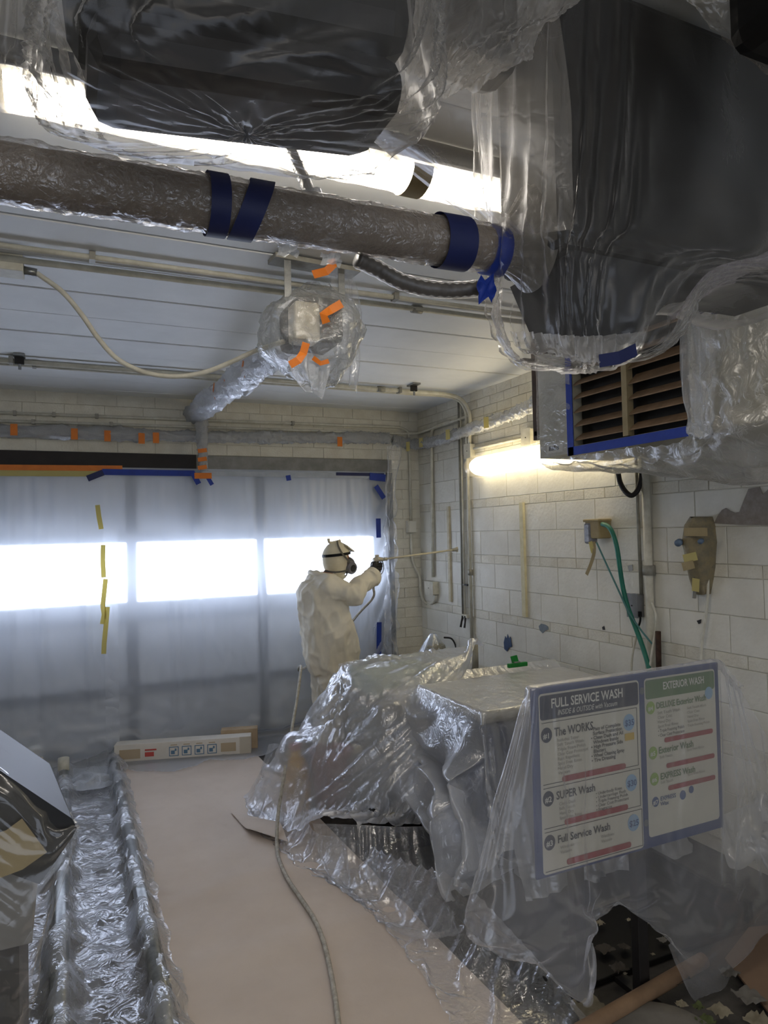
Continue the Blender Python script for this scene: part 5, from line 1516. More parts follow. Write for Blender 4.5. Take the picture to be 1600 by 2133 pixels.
# ================================================================== floor: paper, films, hose, odds and ends
def flat_sheet(name, label, cat_, fn, nu, nv, m):
    P = np.array([[fn(i / (nu - 1), j / (nv - 1)) for j in range(nv)] for i in range(nu)])
    o = sheet(name, P, m)
    return tag(o, label, cat_), P
def paper(u, v):
    y = 5.82 - u * 5.0
    x = .355 + v * (1.02 + .14 * u)
    z = .006 + .006 * (mnoise.noise((x * 2.2, y * 1.7, 0)) + 1) * .5 + .004 * abs(mnoise.noise((x * 9, y * 5, 4)))
    z += .012 * max(0, 1 - abs(y - 3.62 + .1 * math.sin(x * 5)) * 9) + .010 * max(0, 1 - abs(y - 2.95 - .1 * x) * 8)
    return (x, y - .22 * v * (1 - u), z)
flat_sheet('kraft_paper', 'brown kraft paper runner rolled out across the floor', 'paper', paper, 160, 40, M['kraft'])
def torn(u, v):
    a, b = at(480, 1690, Z=.02), at(575, 1712, Z=.02)
    c_, d_ = at(520, 1738, Z=.02), at(600, 1765, Z=.02)
    p = a.lerp(b, v).lerp(c_.lerp(d_, v), u)
    return (p.x, p.y, .022 + .05 * math.sin(PI * u) * v + .03 * (u ** 6))
flat_sheet('kraft_paper', 'torn curled scrap of kraft paper poking out from the drop sheet', 'paper', torn, 18, 18, M['kraft'])

# floor film beside the paper, crinkled
C4 = [[at(600, 1790, Z=.02), at(690, 1840, Z=.02), at(775, 1905, Z=.02), at(850, 1990, Z=.02), at(915, 2080, Z=.02), at(985, 2200, Z=.02)],
      [at(650, 1790, Z=.06), at(740, 1835, Z=.08), at(830, 1890, Z=.10), at(910, 1965, Z=.10), at(1000, 2060, Z=.10), at(1080, 2180, Z=.10)],
      [at(720, 1780, Z=.10), at(800, 1815, Z=.16), at(900, 1860, Z=.20), at(980, 1930, Z=.18), at(1090, 2040, Z=.14), at(1190, 2170, Z=.10)],
      [at(770, 1760, Z=.10), at(850, 1790, Z=.22), at(960, 1830, Z=.30), at(1050, 1920, Z=.20), at(1150, 2030, Z=.12), at(1260, 2170, Z=.06)]]
P = resample(C4, 50, 120)
pin = np.zeros((50, 120), bool); pin[0, ::6] = True; pin[-1, ::5] = True
o = sheet('floor_film', cloth(P, (1.07, 1.07), pin, 45, 5, .00025, [c_floor(.02)], .012, .05, seed=91), M['film_clear'])
tag(o, 'crumpled glossy floor film between the brown paper and the price board', 'plastic sheet')

# conveyor trench covered with film, left of the paper
tr = thing('conveyor_track', 'steel conveyor guide track along the floor under crinkled film', 'track', (.07, 4.2, 0))
for x in (-.05, .30):
    MB().tube([(x, 1.6, .085), (x, 5.72, .085)], .035, 14).build('guide_rail', M['steel'], tr, smooth=True)
    for y_ in (1.9, 2.9, 3.9, 4.9, 5.6):
        MB().box(x - .02, x + .02, y_ - .03, y_ + .03, 0, .06).build('rail_foot', M['steel'], tr)
MB().box(-.02, .27, 1.6, 5.7, .002, .014).build('bed', mat('oily_bed', '4c4a46', '2f2d2b', 5, .5, spot='8d7d66', spot_scale=9, spot_lo=.6), tr)
MB().box(.10, .16, 1.6, 5.7, .014, .020).build('chain_slot', M['dark'], tr)
for y_ in (5.62,):
    MB().tube([(-.05, y_, .10), (-.05, y_ + .05, .18)], .04, 12).build('end_cap', M['conduit'], tr, smooth=True)
nx, nz = 60, 190
P = np.zeros((nz, nx, 3))
for i in range(nz):
    y = 5.86 - i / (nz - 1) * 4.4
    for j in range(nx):
        s = j / (nx - 1)
        x = -.22 + .62 * s
        z = .13 - .095 * math.exp(-((x - .125) / .09) ** 2) if -.08 < x < .33 else (.13 - (x - .33) * 1.6 if x >= .33 else .13 - (-.08 - x) * .8)
        z += .022 * mnoise.noise((x * 4, y * 2.3, 1)) + .010 * mnoise.noise((x * 14, y * 3, 6))
        P[i, j] = (x, y, max(z, .012))
pin = np.zeros((nz, nx), bool); pin[:, 0] = True; pin[:, -1] = True
for i in range(nz):
    P[i, -1, 0] += .02 * mnoise.noise((i * .12, 3, 0)) + .008 * mnoise.noise((i * .4, 3, 0))
PT = cloth(P, (1.05, 1.03), pin, 45, 5, .0002, [c_floor(.025), c_capsule((-.05, 1.0, .085), (-.05, 6, .085), .045), c_capsule((.30, 1.0, .085), (.30, 6, .085), .045)], .010, .05, seed=95)
PT = crease(PT, lambda t, s, p: .020 * ridge(p[0] * 5 + p[1] * 2.2, p[1] * 1.6 - p[0] * 3, 2, 3) + .018 * ridge(p[0] * 6 - p[1] * 3.1, p[1] * 1.1, 6, 3.2) + .008 * ridge(p[0] * 15, p[1] * 9, 4, 2.4) - .012)
PT[..., 2] = np.maximum(PT[..., 2], .022)
o = sheet('floor_film', PT, film('track_film', milk=.22, tint='eceef2', rough=.16, gloss=.08, bump=.5, bscale=12, edge=.45, vary=.10))
tag(o, 'shiny crinkled film stretched over the conveyor guide track', 'plastic sheet')
# bunched film at the far end by the door
C = [[at(85, 1600, Z=.02), at(150, 1575, Z=.06), at(200, 1560, Z=.08), at(250, 1545, Y=6.0)], [at(90, 1618, Z=.05), at(160, 1600, Z=.14), at(215, 1590, Z=.14), at(260, 1570, Z=.10)], [at(100, 1635, Z=.03), at(165, 1630, Z=.12), at(225, 1625, Z=.10), at(265, 1610, Z=.02)]]
P = resample(C, 40, 60)
pin = np.zeros((40, 60), bool); pin[0, ::5] = True; pin[-1, ::5] = True
o = sheet('floor_film', cloth(P, (1.12, 1.15), pin, 35, 5, .0002, [c_floor(.015)], .012, .05, seed=97), M['film_wrap'])
tag(o, 'bunched film heaped at the foot of the garage door', 'plastic sheet')

# long printed carton
ca, cb_ = at(238, 1592, Z=0), at(523, 1572, Z=0)
d = (cb_ - ca); L_ = d.length; d.normalize(); n_ = Vector((-d.y, d.x, 0))
cx = thing('long_carton', 'long flat white carton with printed icons lying before the garage door', 'carton', ca + d * L_ / 2)
Mx = Matrix.Translation(ca + d * L_ / 2 + n_ * .06 + Vector((0, 0, .075))) @ Matrix((d, n_, Vector((0, 0, 1)))).transposed().to_4x4()
MB().xbox(Mx, L_, .12, .145, 0, .003).build('box', M['card_white'], cx)
MB().xbox(Mx @ Matrix.Translation((L_ / 2 - .045, -.0625, 0)), .09, .004, .15).build('end_flap', mat('carton_flap', 'c9c1b2', None, 6, .7), cx)
def on_carton(s, z, w, h, m, nm, lay=.0615):
    MB().xbox(Mx @ Matrix.Translation((s - L_ / 2, -lay, z)), w, .0012, h).build(nm, m, cx)
ink = mat('carton_ink_blue', '5f7f99', None, 6, .7); inkr = mat('carton_ink_red', 'c0524b', None, 6, .7); inkt = mat('carton_tan', 'b9a78c', None, 6, .7)
for s in (.46, .56, .66, .76):
    on_carton(s, -.005, .075, .075, ink, 'icon_frame'); on_carton(s, -.005, .062, .062, M['card_white'], 'icon_ground', .062)
    on_carton(s - .008, -.012, .03, .03, ink, 'icon', .0625); on_carton(s + .014, .008, .014, .02, ink, 'icon', .0625)
    on_carton(s, .046, .05, .008, inkt, 'print_line')
on_carton(.27, -.015, .07, .035, inkr, 'red_print'); on_carton(.28, .02, .09, .012, inkr, 'red_print')
on_carton(.12, -.005, .16, .075, inkt, 'tan_print'); on_carton(.89, .0, .12, .07, inkt, 'tan_print')
o = MB().xbox(Matrix.Translation(cb_ + d * -.10 + n_ * .17 + Vector((0, 0, .09))) @ Matrix((d, n_, Vector((0, 0, 1)))).transposed().to_4x4(), .30, .09, .175, 0, .003).build('brown_carton', M['card'])
tag(o, 'plain brown carton end showing behind the long printed carton', 'carton')
# cup on a small carton at the left
q = at(58, 1606, Z=0)
wc = MB()
wc.box(q.x - .22, q.x + .11, q.y - .06, q.y - .05, 0, .14).box(q.x - .22, q.x + .11, q.y + .10, q.y + .11, 0, .15).box(q.x + .10, q.x + .11, q.y - .05, q.y + .10, 0, .14).box(q.x - .22, q.x + .10, q.y - .05, q.y + .10, 0, .01)
o = wc.build('open_carton', M['card_white'])
tag(o, 'small open white carton on the floor at the left edge', 'carton')
cp = thing('paper_cup', 'white paper cup with a lid standing in the small open carton', 'cup', (q.x + .05, q.y + .02, .01))
MB().lathe((q.x + .05, q.y + .02, .01), [(.03, 0), (.044, .14)], 20).build('cup', M['card_white'], cp, smooth=True)
MB().lathe((q.x + .05, q.y + .02, .15), [(.048, -.004), (.05, .002), (.05, .012), (.042, .014), (.04, .028), (.034, .028), (.03, .02)], 20).build('lid', mat('cup_lid', 'dcdcd6', None, 6, .4), cp, smooth=True)

# spray hose across the paper
hp = [tuple(at(783, 1196, Y=5.2)), tuple(at(778, 1222, Y=5.22)), tuple(at(777, 1245, Y=5.26)), (2.24, 5.45, 1.10), (2.12, 5.68, .85), (1.92, 5.72, .68), (1.74, 5.55, .66)] + [tuple(at(u, v, Y=y)) for u, v, y in ((627, 1390, 5.05), (619, 1455, 4.75), (606, 1530, 4.45), (596, 1590, 4.30), (586, 1650, 4.15), (579, 1700, 4.05))] + [tuple(at(u, v, Z=.028)) for u, v in ((577, 1765), (585, 1800), (602, 1835), (627, 1872), (652, 1910), (672, 1955), (686, 2010), (697, 2070), (705, 2133), (716, 2230))]
o = MB().tube(smooth_path(hp, 10), .0105, 10).build('spray_hose', mat('dirty_hose', 'b8b3a7', '8d877b', 40, .6, bump=.3), smooth=True)
tag(o, 'dirty grey sprayer hose trailing from the painter across the paper', 'hose')

# foreground left: black tilted console under clear plastic with a bit of masking tape
fc = thing('covered_console', 'glossy black slanted console under clear plastic cut off at the left edge', 'console', (-.35, 1.6, 0))
poly = [at(-140, 1520, Y=1.54), at(0, 1605, Y=1.54), at(90, 1665, Y=1.54), at(150, 1705, Y=1.54), at(160, 1725, Y=1.54), at(150, 1745, Y=1.54), at(82, 1842, Y=1.54), at(0, 1812, Y=1.54), at(-140, 1770, Y=1.54)]
MB().prism(poly, (-.05, .40, .0)).build('slanted_top', mat('gloss_black', '0c0b0a', '14110f', 5, .45), fc)
MB().box(-.95, -.075, 1.60, 1.95, .98, 1.16).build('upper_body', mat('grey_console', '8b8884', '7a7772', 4, .6), fc)
MB().box(-.95, -.10, 1.62, 1.95, 0, .98).build('lower_body', mat('dark_console', '2b2827', '3a3634', 4, .5), fc)
strip('tape', [at(-40, 1795, Y=1.525), at(30, 1770, Y=1.525), at(72, 1740, Y=1.525)], .085, M['tan_tape'], fc)
C = [[at(-160, 1440, Y=1.75), at(0, 1553, Y=1.75), at(90, 1640, Y=1.68), at(160, 1705, Y=1.60)],
     [at(-160, 1500, Y=1.54), at(0, 1580, Y=1.525), at(95, 1655, Y=1.525), at(168, 1722, Y=1.52)],
     [at(-160, 1700, Y=1.505), at(-10, 1730, Y=1.505), at(75, 1780, Y=1.505), at(140, 1800, Y=1.52)],
     [at(-160, 1840, Y=1.50), at(-20, 1860, Y=1.50), at(60, 1900, Y=1.50), at(112, 1900, Y=1.54)],
     [at(-160, 2000, Y=1.48), at(-30, 2020, Y=1.48), at(35, 2020, Y=1.50), at(85, 2030, Y=1.55)],
     [at(-160, 2200, Y=1.46), at(-40, 2200, Y=1.46), at(10, 2220, Y=1.50), at(50, 2240, Y=1.56)]]
P = resample(C, 80, 60)
pin = np.zeros((80, 60), bool); pin[0] = True; pin[-1] = True; pin[:, 0] = True; pin[16, -3:] = True
o = sheet('drop_sheet', cloth(P, (1.02, 1.01), pin, 35, 5, .0001, (), .004, .08, seed=99), film('console_film', milk=.08, tint='e8e4da', rough=.18, gloss=.06, bump=.15, bscale=6, edge=.5, vary=.04))
tag(o, 'clear film over the black slanted console at the left edge', 'plastic sheet')

# clutter at the lower right: dark rubbish, dowel, boards, scraps
dw0, dw1 = at(1190, 2160, Z=.06), at(1465, 2000, Z=.06)
d = (dw1 - dw0).normalized()
o = MB().tube([dw0 - d * .2, dw1], .028, 16).build('cardboard_tube', mat('tube_tan', '8a6f55', '7a614a', 10, .7, stretch=(1, 1, 1)), smooth=True)
tag(o, 'brown cardboard tube lying across the rubbish behind the board posts', 'tube')
mt = thing('black_tray', 'black tray of rubbish on the floor behind the price board posts', 'tray', (2.1, 2.5, 0))
MB().box(1.62, 2.75, 2.15, 2.95, .004, .03, bev=.004).build('base', M['black'], mt)
for a in ((1.62, 2.75, 2.93, 2.96, .01, .12), (2.72, 2.75, 2.15, 2.95, .01, .12), (1.62, 1.65, 2.15, 2.95, .01, .10)):
    MB().box(*a, bev=.004).build('rim', M['black'], mt)
scm = [mat('scrap_cream', '8d8674', '6f6858', 12, .8), mat('scrap_grey', '6e6b66', '55524e', 12, .8), mat('scrap_green', '4c552e', '404826', 12, .7), mat('scrap_dark', '332e2a', '3f3933', 12, .8)]
rr = random.Random(5)
spots = [(1250, 1925, 0, .05), (1310, 1918, 0, .03), (1345, 1925, 0, .035), (1225, 2105, 0, .16), (1420, 2095, 0, .05), (1455, 2100, 2, .05), (1500, 2110, 0, .09), (1560, 2080, 1, .12), (1580, 2130, 0, .10), (1290, 2020, 3, .08), (1380, 1960, 1, .05), (1410, 2040, 3, .10), (1520, 2030, 1, .08), (1300, 1975, 3, .06), (1260, 1980, 3, .09), (1360, 1990, 0, .02), (1302, 2030, 0, .02), (1470, 2130, 2, .07)]
desc = ['cream', 'grey', 'green', 'dark']
where = ['under the board hem', 'beside the board post', 'near the post top of the gap', 'beside the left post', 'in front of the tube', 'near the tube end', 'at the lower right edge', 'at the right edge under film', 'in the lower right corner', 'by the cross bar', 'behind the middle post', 'right of the middle post', 'below the hanging film point', 'between the posts', 'behind the left post', 'tiny, beside the middle post', 'tiny, above the tube', 'at the bottom right of the tray']
for k, (u, v, mi, s) in enumerate(spots):
    c = at(u, v, Z=.045)
    n = 7
    P = []
    for i in range(n):
        row = []
        for j in range(n):
            a = (i - 3) / 3; b = (j - 3) / 3
            e = 1 + .35 * mnoise.noise((a * 2 + k, b * 2, k))
            row.append((c.x + s * .38 * a * e, c.y + s * .34 * b * e, c.z + s * .30 * abs(mnoise.noise((a * 2.3, b * 2.1, k * 3.3))) + .004))
        P.append(row)
    o = sheet('paper_scrap', np.array(P), scm[mi])
    tag(o, 'crumpled ' + desc[mi] + ' paper scrap ' + where[k], 'scrap', 'scraps of rubbish behind the price board')
pan = at(1330, 2125, Z=.05)
t = thing('paint_pan_lid', 'round grey lid on the floor below the cardboard tube', 'lid', (pan.x, pan.y, .03))
MB().lathe((pan.x, pan.y - .12, .034), [(.20, 0), (.21, .012), (.20, .02), (.15, .016), (.145, .010)], 32).build('disc', mat('grey_lid', '6a665f', '5a5650', 8, .5), t, smooth=True)
o = MB().prism([at(1510, 2000, Z=.03), at(1600, 2110, Z=.03), at(1720, 2080, Z=.03), at(1700, 1920, Z=.03), at(1560, 1935, Z=.03)], (0, 0, .008)).build('kraft_board', mat('kraft_board', '77614f', '6a5545', 3, .75))
tag(o, 'tan cardboard sheet on the floor at the right edge', 'cardboard')
# film pooled at the right edge
P = resample([[at(1500, 1700, Y=2.4), at(1620, 1650, Y=2.4), at(1760, 1600, Y=2.4)], [at(1490, 1850, Y=2.3), at(1610, 1850, Y=2.25), at(1760, 1850, Y=2.2)], [at(1520, 1960, Y=2.2), at(1620, 1970, Y=2.1), at(1760, 2000, Y=2.0)]], 40, 40)
pin = np.zeros((40, 40), bool); pin[0] = True; pin[:, -1] = True
o = sheet('drop_sheet', cloth(P, (1.06, 1.03), pin, 30, 5, .0002, [c_floor(.02), c_max(0, XW - .05)], .008, .05, seed=103), M['film_sheet'])
tag(o, 'hanging film at the right picture edge behind the price board', 'plastic sheet')
# ================================================================== the painter
PY = 5.28
def loft(mb, rings, seg=20, p=.85):
    """stacked elliptical sections (cx, cy, cz, rx, ry); closed at both ends"""
    vs = []
    for cx, cy, cz, rx, ry in rings:
        for k in range(seg):
            a = 2 * PI * k / seg
            vs.append((cx + rx * se(math.cos(a), p), cy + ry * se(math.sin(a), p), cz))
    n = len(rings)
    fs = [(i * seg + k, i * seg + (k + 1) % seg, (i + 1) * seg + (k + 1) % seg, (i + 1) * seg + k) for i in range(n - 1) for k in range(seg)]
    fs += [tuple(range(seg))[::-1], tuple((n - 1) * seg + k for k in range(seg))]
    return mb.add(vs, fs)
def ball(mb, c, rx, ry, rz, seg=16):
    return mb.lathe(c, [(math.sin(a), -math.cos(a)) for a in np.linspace(.05, PI - .05, 11)], seg, M=Matrix.Diagonal((rx, ry, rz)))
def limb(mb, pts, rad, seg=14):
    pts = [Vector(p) for p in pts]
    mb.tube(pts, rad, seg)
    for p, r in zip(pts, rad): ball(mb, p, r, r, r, 12)
    return mb
def fuse(mb, voxel, smooth_it=6, fold=None):
    """joins overlapping closed shapes into one continuous skin -> (verts, faces)"""
    me = bpy.data.meshes.new('tmp'); me.from_pydata([tuple(v) for v in mb.v], [], mb.f)
    bm = bmesh.new(); bm.from_mesh(me); bmesh.ops.recalc_face_normals(bm, faces=bm.faces[:]); bm.to_mesh(me); bm.free()
    ob = bpy.data.objects.new('tmp', me); COL.objects.link(ob)
    r = ob.modifiers.new('r', 'REMESH'); r.mode = 'VOXEL'; r.voxel_size = voxel
    s = ob.modifiers.new('s', 'SMOOTH'); s.factor = .5; s.iterations = smooth_it
    dg = bpy.context.evaluated_depsgraph_get(); dg.update()
    e = bpy.data.meshes.new_from_object(ob.evaluated_get(dg))
    bpy.data.objects.remove(ob); bpy.data.meshes.remove(me)
    V = [v.co.copy() for v in e.vertices]
    if fold:
        V = [v.co + v.normal * fold(v.co) for v in e.vertices]
    F = [tuple(p.vertices) for p in e.polygons]
    bpy.data.meshes.remove(e)
    return V, F

skin = mat('skin', 'b98a73', 'ad7e68', 12, .5)
tyvek = mat('coverall_white', 'e6e0d0', 'dcd5c3', 6, .7, bump=.25, bscale=22)
hoodm = mat('hood_cream', 'e2d8bd', 'd5caad', 8, .7, bump=.3, bscale=35)
gl_black = mat('glove_black', '1b1a1c', '242326', 20, .45)

HC = Vector((at(703, 1162, Y=PY).x, PY, at(703, 1162, Y=PY).z))     # head centre
sh_r = Vector((1.86, PY - .17, 1.385))
el_r = at(735, 1240, Y=PY - .22)
wr_r = at(776, 1199, Y=PY - .10)
sh_l = Vector((1.88, PY + .17, 1.385))
el_l = Vector((1.93, PY + .25, 1.12))
wr_l = Vector((1.98, PY + .22, .88))
hand = at(784, 1182, Y=PY - .08)

# body: one skin from head to feet
b = MB()
ball(b, HC, .098, .076, .118)
ball(b, HC + Vector((.03, 0, -.055)), .062, .055, .06)          # jaw
ball(b, HC + Vector((.098, 0, -.012)), .018, .014, .026)         # nose
ball(b, HC + Vector((.075, -.03, .012)), .02, .02, .012); ball(b, HC + Vector((.075, .03, .012)), .02, .02, .012)   # brows
for s in (-1, 1): ball(b, HC + Vector((-.005, s * .078, -.01)), .022, .012, .032)   # ears
ball(b, HC + Vector((.088, 0, -.062)), .014, .026, .010)         # mouth
limb(b, [HC + Vector((-.02, 0, -.08)), Vector((1.90, PY, 1.42))], [.058, .065])
loft(b, [(1.87, PY, 1.44, .07, .12), (1.85, PY, 1.36, .11, .17), (1.86, PY, 1.2, .12, .155), (1.90, PY, 1.02, .115, .14), (1.91, PY, .88, .13, .165), (1.91, PY, .80, .12, .16)])
for sd, wr_, el_, sh_ in ((-1, wr_r, el_r, sh_r), (1, wr_l, el_l, sh_l)):
    limb(b, [sh_, el_, wr_], [.055, .044, .030])
for s in (-1, 1):
    limb(b, [(1.91, PY + s * .09, .86), (1.94, PY + s * .10, .47), (1.90, PY + s * .11, .09)], [.085, .06, .042])
    limb(b, [(1.89, PY + s * .11, .05), (2.06, PY + s * .12, .04)], [.042, .036])
V, F = fuse(b, .012, 4)
pn = obj('person', V, F, skin, smooth=True, loc=(1.9, PY, 0))
tag(pn, 'person in white coveralls, hood and respirator spraying the block wall with a long wand', 'person')
# eyes
for s in (-1, 1):
    e = MB(); ball(e, HC + Vector((.084, s * .032, -.002)), .011, .011, .008, 10); e.build('eye', M['dark'], pn, smooth=True)

# coveralls
b = MB()
loft(b, [(1.885, PY, 1.475, .085, .10), (1.865, PY, 1.45, .115, .16), (1.845, PY, 1.41, .15, .205), (1.845, PY, 1.33, .175, .225), (1.865, PY, 1.2, .195, .225), (1.90, PY, 1.05, .215, .225), (1.915, PY, .90, .215, .225), (1.92, PY, .76, .21, .22), (1.915, PY, .68, .18, .20)])
limb(b, [sh_r + Vector((-.01, .02, -.01)), el_r + Vector((-.01, 0, .005)), wr_r.lerp(hand, -.05)], [.100, .080, .062])
limb(b, [sh_l, el_l, wr_l], [.10, .085, .06])
for s in (-1, 1):
    limb(b, [(1.905, PY + s * .10, .80), (1.92, PY + s * .115, .47), (1.885, PY + s * .115, .10)], [.13, .115, .095])
def folds(c):
    f = .022 * mnoise.noise((c.x * 6, c.y * 6, c.z * 1.8)) - .022 * abs(mnoise.noise((c.x * 9 + c.z * 2.5, c.y * 8, c.z * 3.2 + 7))) + .010 + .010 * mnoise.noise((c.x * 14 + c.z * 3, c.y * 12, c.z * 4))
    f += .006 * abs(mnoise.noise((c.x * 20, c.y * 20, c.z * 9 + 4)))
    f += -.016 + .016 * (max(0, 1 - 3.2 * abs(mnoise.noise((c.x * 7 + c.z * 1.5, c.y * 7, c.z * 2.2 + 11)))) + .7 * max(0, 1 - 3.2 * abs(mnoise.noise((c.x * 10 - c.z * 5, c.y * 9, c.z * 6 + 3)))))
    return f
V, F = fuse(b, .010, 5, folds)
cv = obj('coveralls', V, F, tyvek, pn, smooth=True)
# sleeve cuff
d = (hand - el_r).normalized()
MB().tube([wr_r - d * .02, wr_r + d * .03], [.072, .068], 16, rf=lump(3, .06), caps=False).build('cuff', tyvek, cv, smooth=True)
# collar fold behind the neck
MB().tube(smooth_path([(1.78, PY + .07, 1.48), (1.765, PY, 1.49), (1.78, PY - .08, 1.48), (1.86, PY - .12, 1.465), (1.95, PY - .08, 1.45)], 5), .018, 8).build('collar', tyvek, cv, smooth=True)
# shoe covers
for s in (-1, 1):
    e = MB(); limb(e, [(1.87, PY + s * .115, .058), (2.08, PY + s * .125, .052)], [.056, .05]); e.build('shoe_cover', tyvek, pn, smooth=True)

# hood: shell open at the face
vs, fs = [], []
R_ = 22; K_ = 30
for i in range(R_ + 1):
    ph = PI * (i / R_)
    for k in range(K_):
        th = 2 * PI * k / K_
        x, y, z = math.sin(ph) * math.cos(th), math.sin(ph) * math.sin(th), math.cos(ph)
        w_ = 1 + .03 * mnoise.noise((x * 3, y * 3, z * 3))
        sx_ = .122 if x < 0 else .112
        zz = z * (.128 if z > 0 else .20)
        fl = 1.0 if z > -.55 else 1 + (-.55 - z) * .5
        vs.append((HC.x + x * sx_ * w_ * fl - .004, HC.y + y * .100 * w_ * fl, HC.z + zz * w_ + .006))
for i in range(R_):
    for k in range(K_):
        c = [vs[i * K_ + k], vs[(i + 1) * K_ + (k + 1) % K_]]
        mx = (c[0][0] + c[1][0]) / 2 - HC.x; mz = (c[0][2] + c[1][2]) / 2 - HC.z; my = (c[0][1] + c[1][1]) / 2 - HC.y
        if mx > .035 and mz < .035 and abs(my) < .085 and mz > -.135: continue
        fs.append((i * K_ + k, i * K_ + (k + 1) % K_, (i + 1) * K_ + (k + 1) % K_, (i + 1) * K_ + k))
hd = obj('hood', vs, fs, hoodm, pn, smooth=True)
# peak and back seam of the hood
MB().prism([HC + Vector((.06, -.085, .10)), HC + Vector((.135, -.04, .055)), HC + Vector((.140, .04, .055)), HC + Vector((.06, .085, .10)), HC + Vector((.02, 0, .138))], (0, 0, -.012)).build('peak', hoodm, hd)
MB().tube(smooth_path([HC + Vector((.03, 0, .14)), HC + Vector((-.06, 0, .125)), HC + Vector((-.075, 0, .16))], 4), .012, 8).build('seam', hoodm, hd, smooth=True)
# straps: wide black band round the head and thinner respirator straps
def head_band(z0, z1, half, m, off=.0, tilt=0.0):
    P = []
    for zz in (-half, half):
        row = []
        for k in range(40):
            th = 2 * PI * k / 40
            x, y = math.cos(th), math.sin(th)
            row.append((HC.x - .004 + x * (.126 if x < 0 else .116) + off, HC.y + y * .104, HC.z + z0 + (z1 - z0) * (x + 1) / 2 + zz))
        P.append(row)
    return sheet('head_strap', np.array(P), m, pn, closed=True)
head_band(.018, .040, .011, M['black'])
strap_g = mat('grey_strap', '5d5a55', None, 10, .6)
strip('head_strap', smooth_path([HC + Vector((-.01, -.03, .140)), HC + Vector((-.02, -.075, .10)), HC + Vector((.0, -.106, .04)), HC + Vector((.05, -.105, -.02)), HC + Vector((.085, -.075, -.06))], 4), .016, strap_g, pn, nrm=(.1, -1, .2))
strip('head_strap', smooth_path([HC + Vector((-.125, -.03, -.10)), HC + Vector((-.06, -.105, -.11)), HC + Vector((.04, -.105, -.10)), HC + Vector((.09, -.07, -.075))], 4), .014, strap_g, pn, nrm=(.1, -1, .1))
# respirator
rg = mat('respirator_grey', '6b6a6c', '59585a', 14, .5)
rs = MB()
ball(rs, HC + Vector((.092, 0, -.060)), .062, .060, .066)
ball(rs, HC + Vector((.125, 0, -.075)), .030, .032, .032)
V, F = fuse(rs, .007, 4)
ro = obj('respirator', V, F, rg, pn, smooth=True)
for s in (-1, 1):
    c = HC + Vector((.088, s * .058, -.082)); ax = Vector((.45, s, -.15)).normalized()
    MB().tube([c - ax * .005, c + ax * .022, c + ax * .034], [.050, .052, .046], 20).build('filter_cartridge', mat('cartridge_grey', '77757a', '626066', 14, .5) if s < 0 else bpy.data.materials['cartridge_grey'], ro, smooth=False)
    MB().tube([c + ax * .034, c + ax * .037], [.030, .028], 16).build('filter_cap', M['dark'], ro)
MB().tube([HC + Vector((.150, 0, -.085)), HC + Vector((.166, 0, -.09))], [.020, .016], 14).build('valve', M['dark'], ro)

# gloved hand closed on the grip
gd = Vector((.18, .02, 1)).normalized()          # grip axis, leaning
fw = Vector((1, .05, -.1)).normalized()
b = MB()
pc = hand
limb(b, [wr_r + d * .005, pc + Vector((-.03, .0, -.015))], [.036, .038])
limb(b, [pc + Vector((-.022, -.018, .03)), pc + Vector((-.03, -.018, -.03))], [.024, .024])
limb(b, [pc + Vector((-.022, .016, .03)), pc + Vector((-.03, .016, -.03))], [.022, .022])
for k, (h, ln) in enumerate(((.034, 1.0), (.012, 1.08), (-.010, 1.0), (-.031, .82))):
    base = pc + gd * h + Vector((-.005, -.030, 0))
    limb(b, [base + Vector((-.02, .004, 0)), base + fw * .030 * ln + Vector((0, -.006, .002)), base + fw * .046 * ln + Vector((0, .018, 0)), base + fw * .026 * ln + Vector((0, .040, -.003))], [.0115, .0105, .0100, .0085], 10)
limb(b, [pc + Vector((-.025, .02, .028)), pc + Vector((.0, .036, .046)), pc + Vector((.028, .030, .052))], [.014, .0115, .010], 10)   # thumb leaves the palm's side
V, F = fuse(b, .0055, 3)
obj('glove', V, F, gl_black, pn, smooth=True)
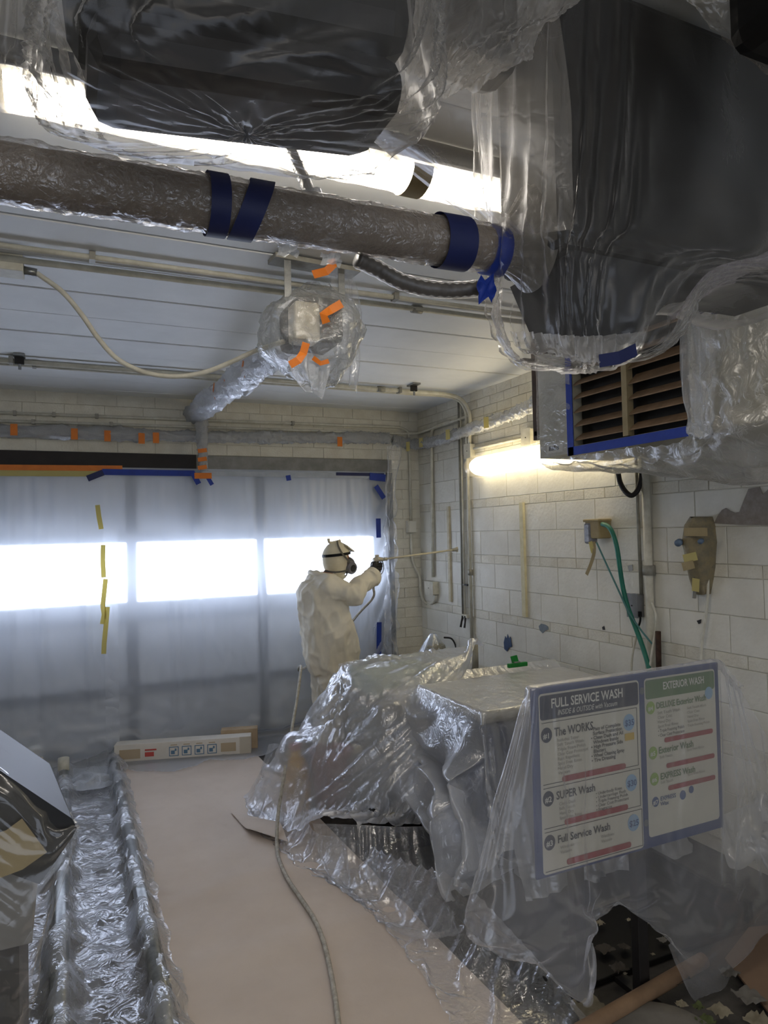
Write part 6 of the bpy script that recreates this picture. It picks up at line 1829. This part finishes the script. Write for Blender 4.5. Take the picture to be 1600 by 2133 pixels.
# other hand, gloved, relaxed
b = MB()
h2 = wr_l + Vector((.07, -.03, -.03))
limb(b, [wr_l, h2], [.034, .036])
for k in range(4):
    base = h2 + Vector((.02, .03 - .02 * k, .0))
    limb(b, [base, base + Vector((.035, 0, -.012)), base + Vector((.05, 0, -.04)), base + Vector((.042, 0, -.06))], [.011, .0105, .0095, .008], 10)
limb(b, [h2 + Vector((-.01, -.03, .01)), h2 + Vector((.02, -.055, -.005)), h2 + Vector((.04, -.055, -.03))], [.014, .011, .009], 10)
V, F = fuse(b, .006, 3)
obj('glove', V, F, gl_black, pn, smooth=True)

# spray gun with extension wand
g0 = hand + gd * .055
gun = thing('spray_gun', 'airless spray gun with a long pale wand held up by the painter', 'spray gun', hand)
gm_ = mat('gun_pale', 'b9b5a6', 'a29d8e', 20, .45, .2)
MB().tube([hand - gd * .07, hand + gd * .05], [.014, .016], 12).build('grip', M['dark'], gun, smooth=True)
gb = MB(); gb.tube([g0 + Vector((-.035, 0, .005)), g0 + Vector((.0, 0, .012)), g0 + Vector((.05, 0, .010))], [.018, .024, .016], 14)
gb.box(g0.x - .02, g0.x + .015, g0.y - .012, g0.y + .012, g0.z + .02, g0.z + .05, bev=.005)
gb.build('gun_body', gm_, gun, smooth=False)
MB().tube(smooth_path([g0 + Vector((.045, 0, .0)), g0 + Vector((.058, 0, -.05)), g0 + Vector((.045, 0, -.10)), g0 + Vector((.01, 0, -.125))], 5), .004, 8).build('trigger_guard', M['steel'], gun, smooth=True)
MB().bar(g0 + Vector((.03, 0, -.01)), g0 + Vector((.036, 0, -.07)), .014, .006, up=(1, 0, 0)).build('trigger', M['dark'], gun)
w0, w1 = g0 + Vector((.05, 0, .010)), at(948, 1145, Y=PY + .02)
wm = mat('wand_cream', 'd8d0b8', 'c9c0a5', 20, .5)
wo = MB().tube([w0, w1], .0085, 10).build('wand', wm, gun, smooth=True)
dw = (w1 - w0).normalized()
MB().tube([w0, w0 + dw * .04], .014, 12).build('coupling', gm_, gun, smooth=True)
MB().tube([w1 - dw * .03, w1 + dw * .015, w1 + dw * .03], [.014, .018, .010], 12).build('nozzle', gm_, gun, smooth=True)
MB().bar(w1 + dw * .02 + Vector((0, 0, -.022)), w1 + dw * .02 + Vector((0, 0, .022)), .012, .02, up=(1, 0, 0)).build('tip_guard', wm, gun)
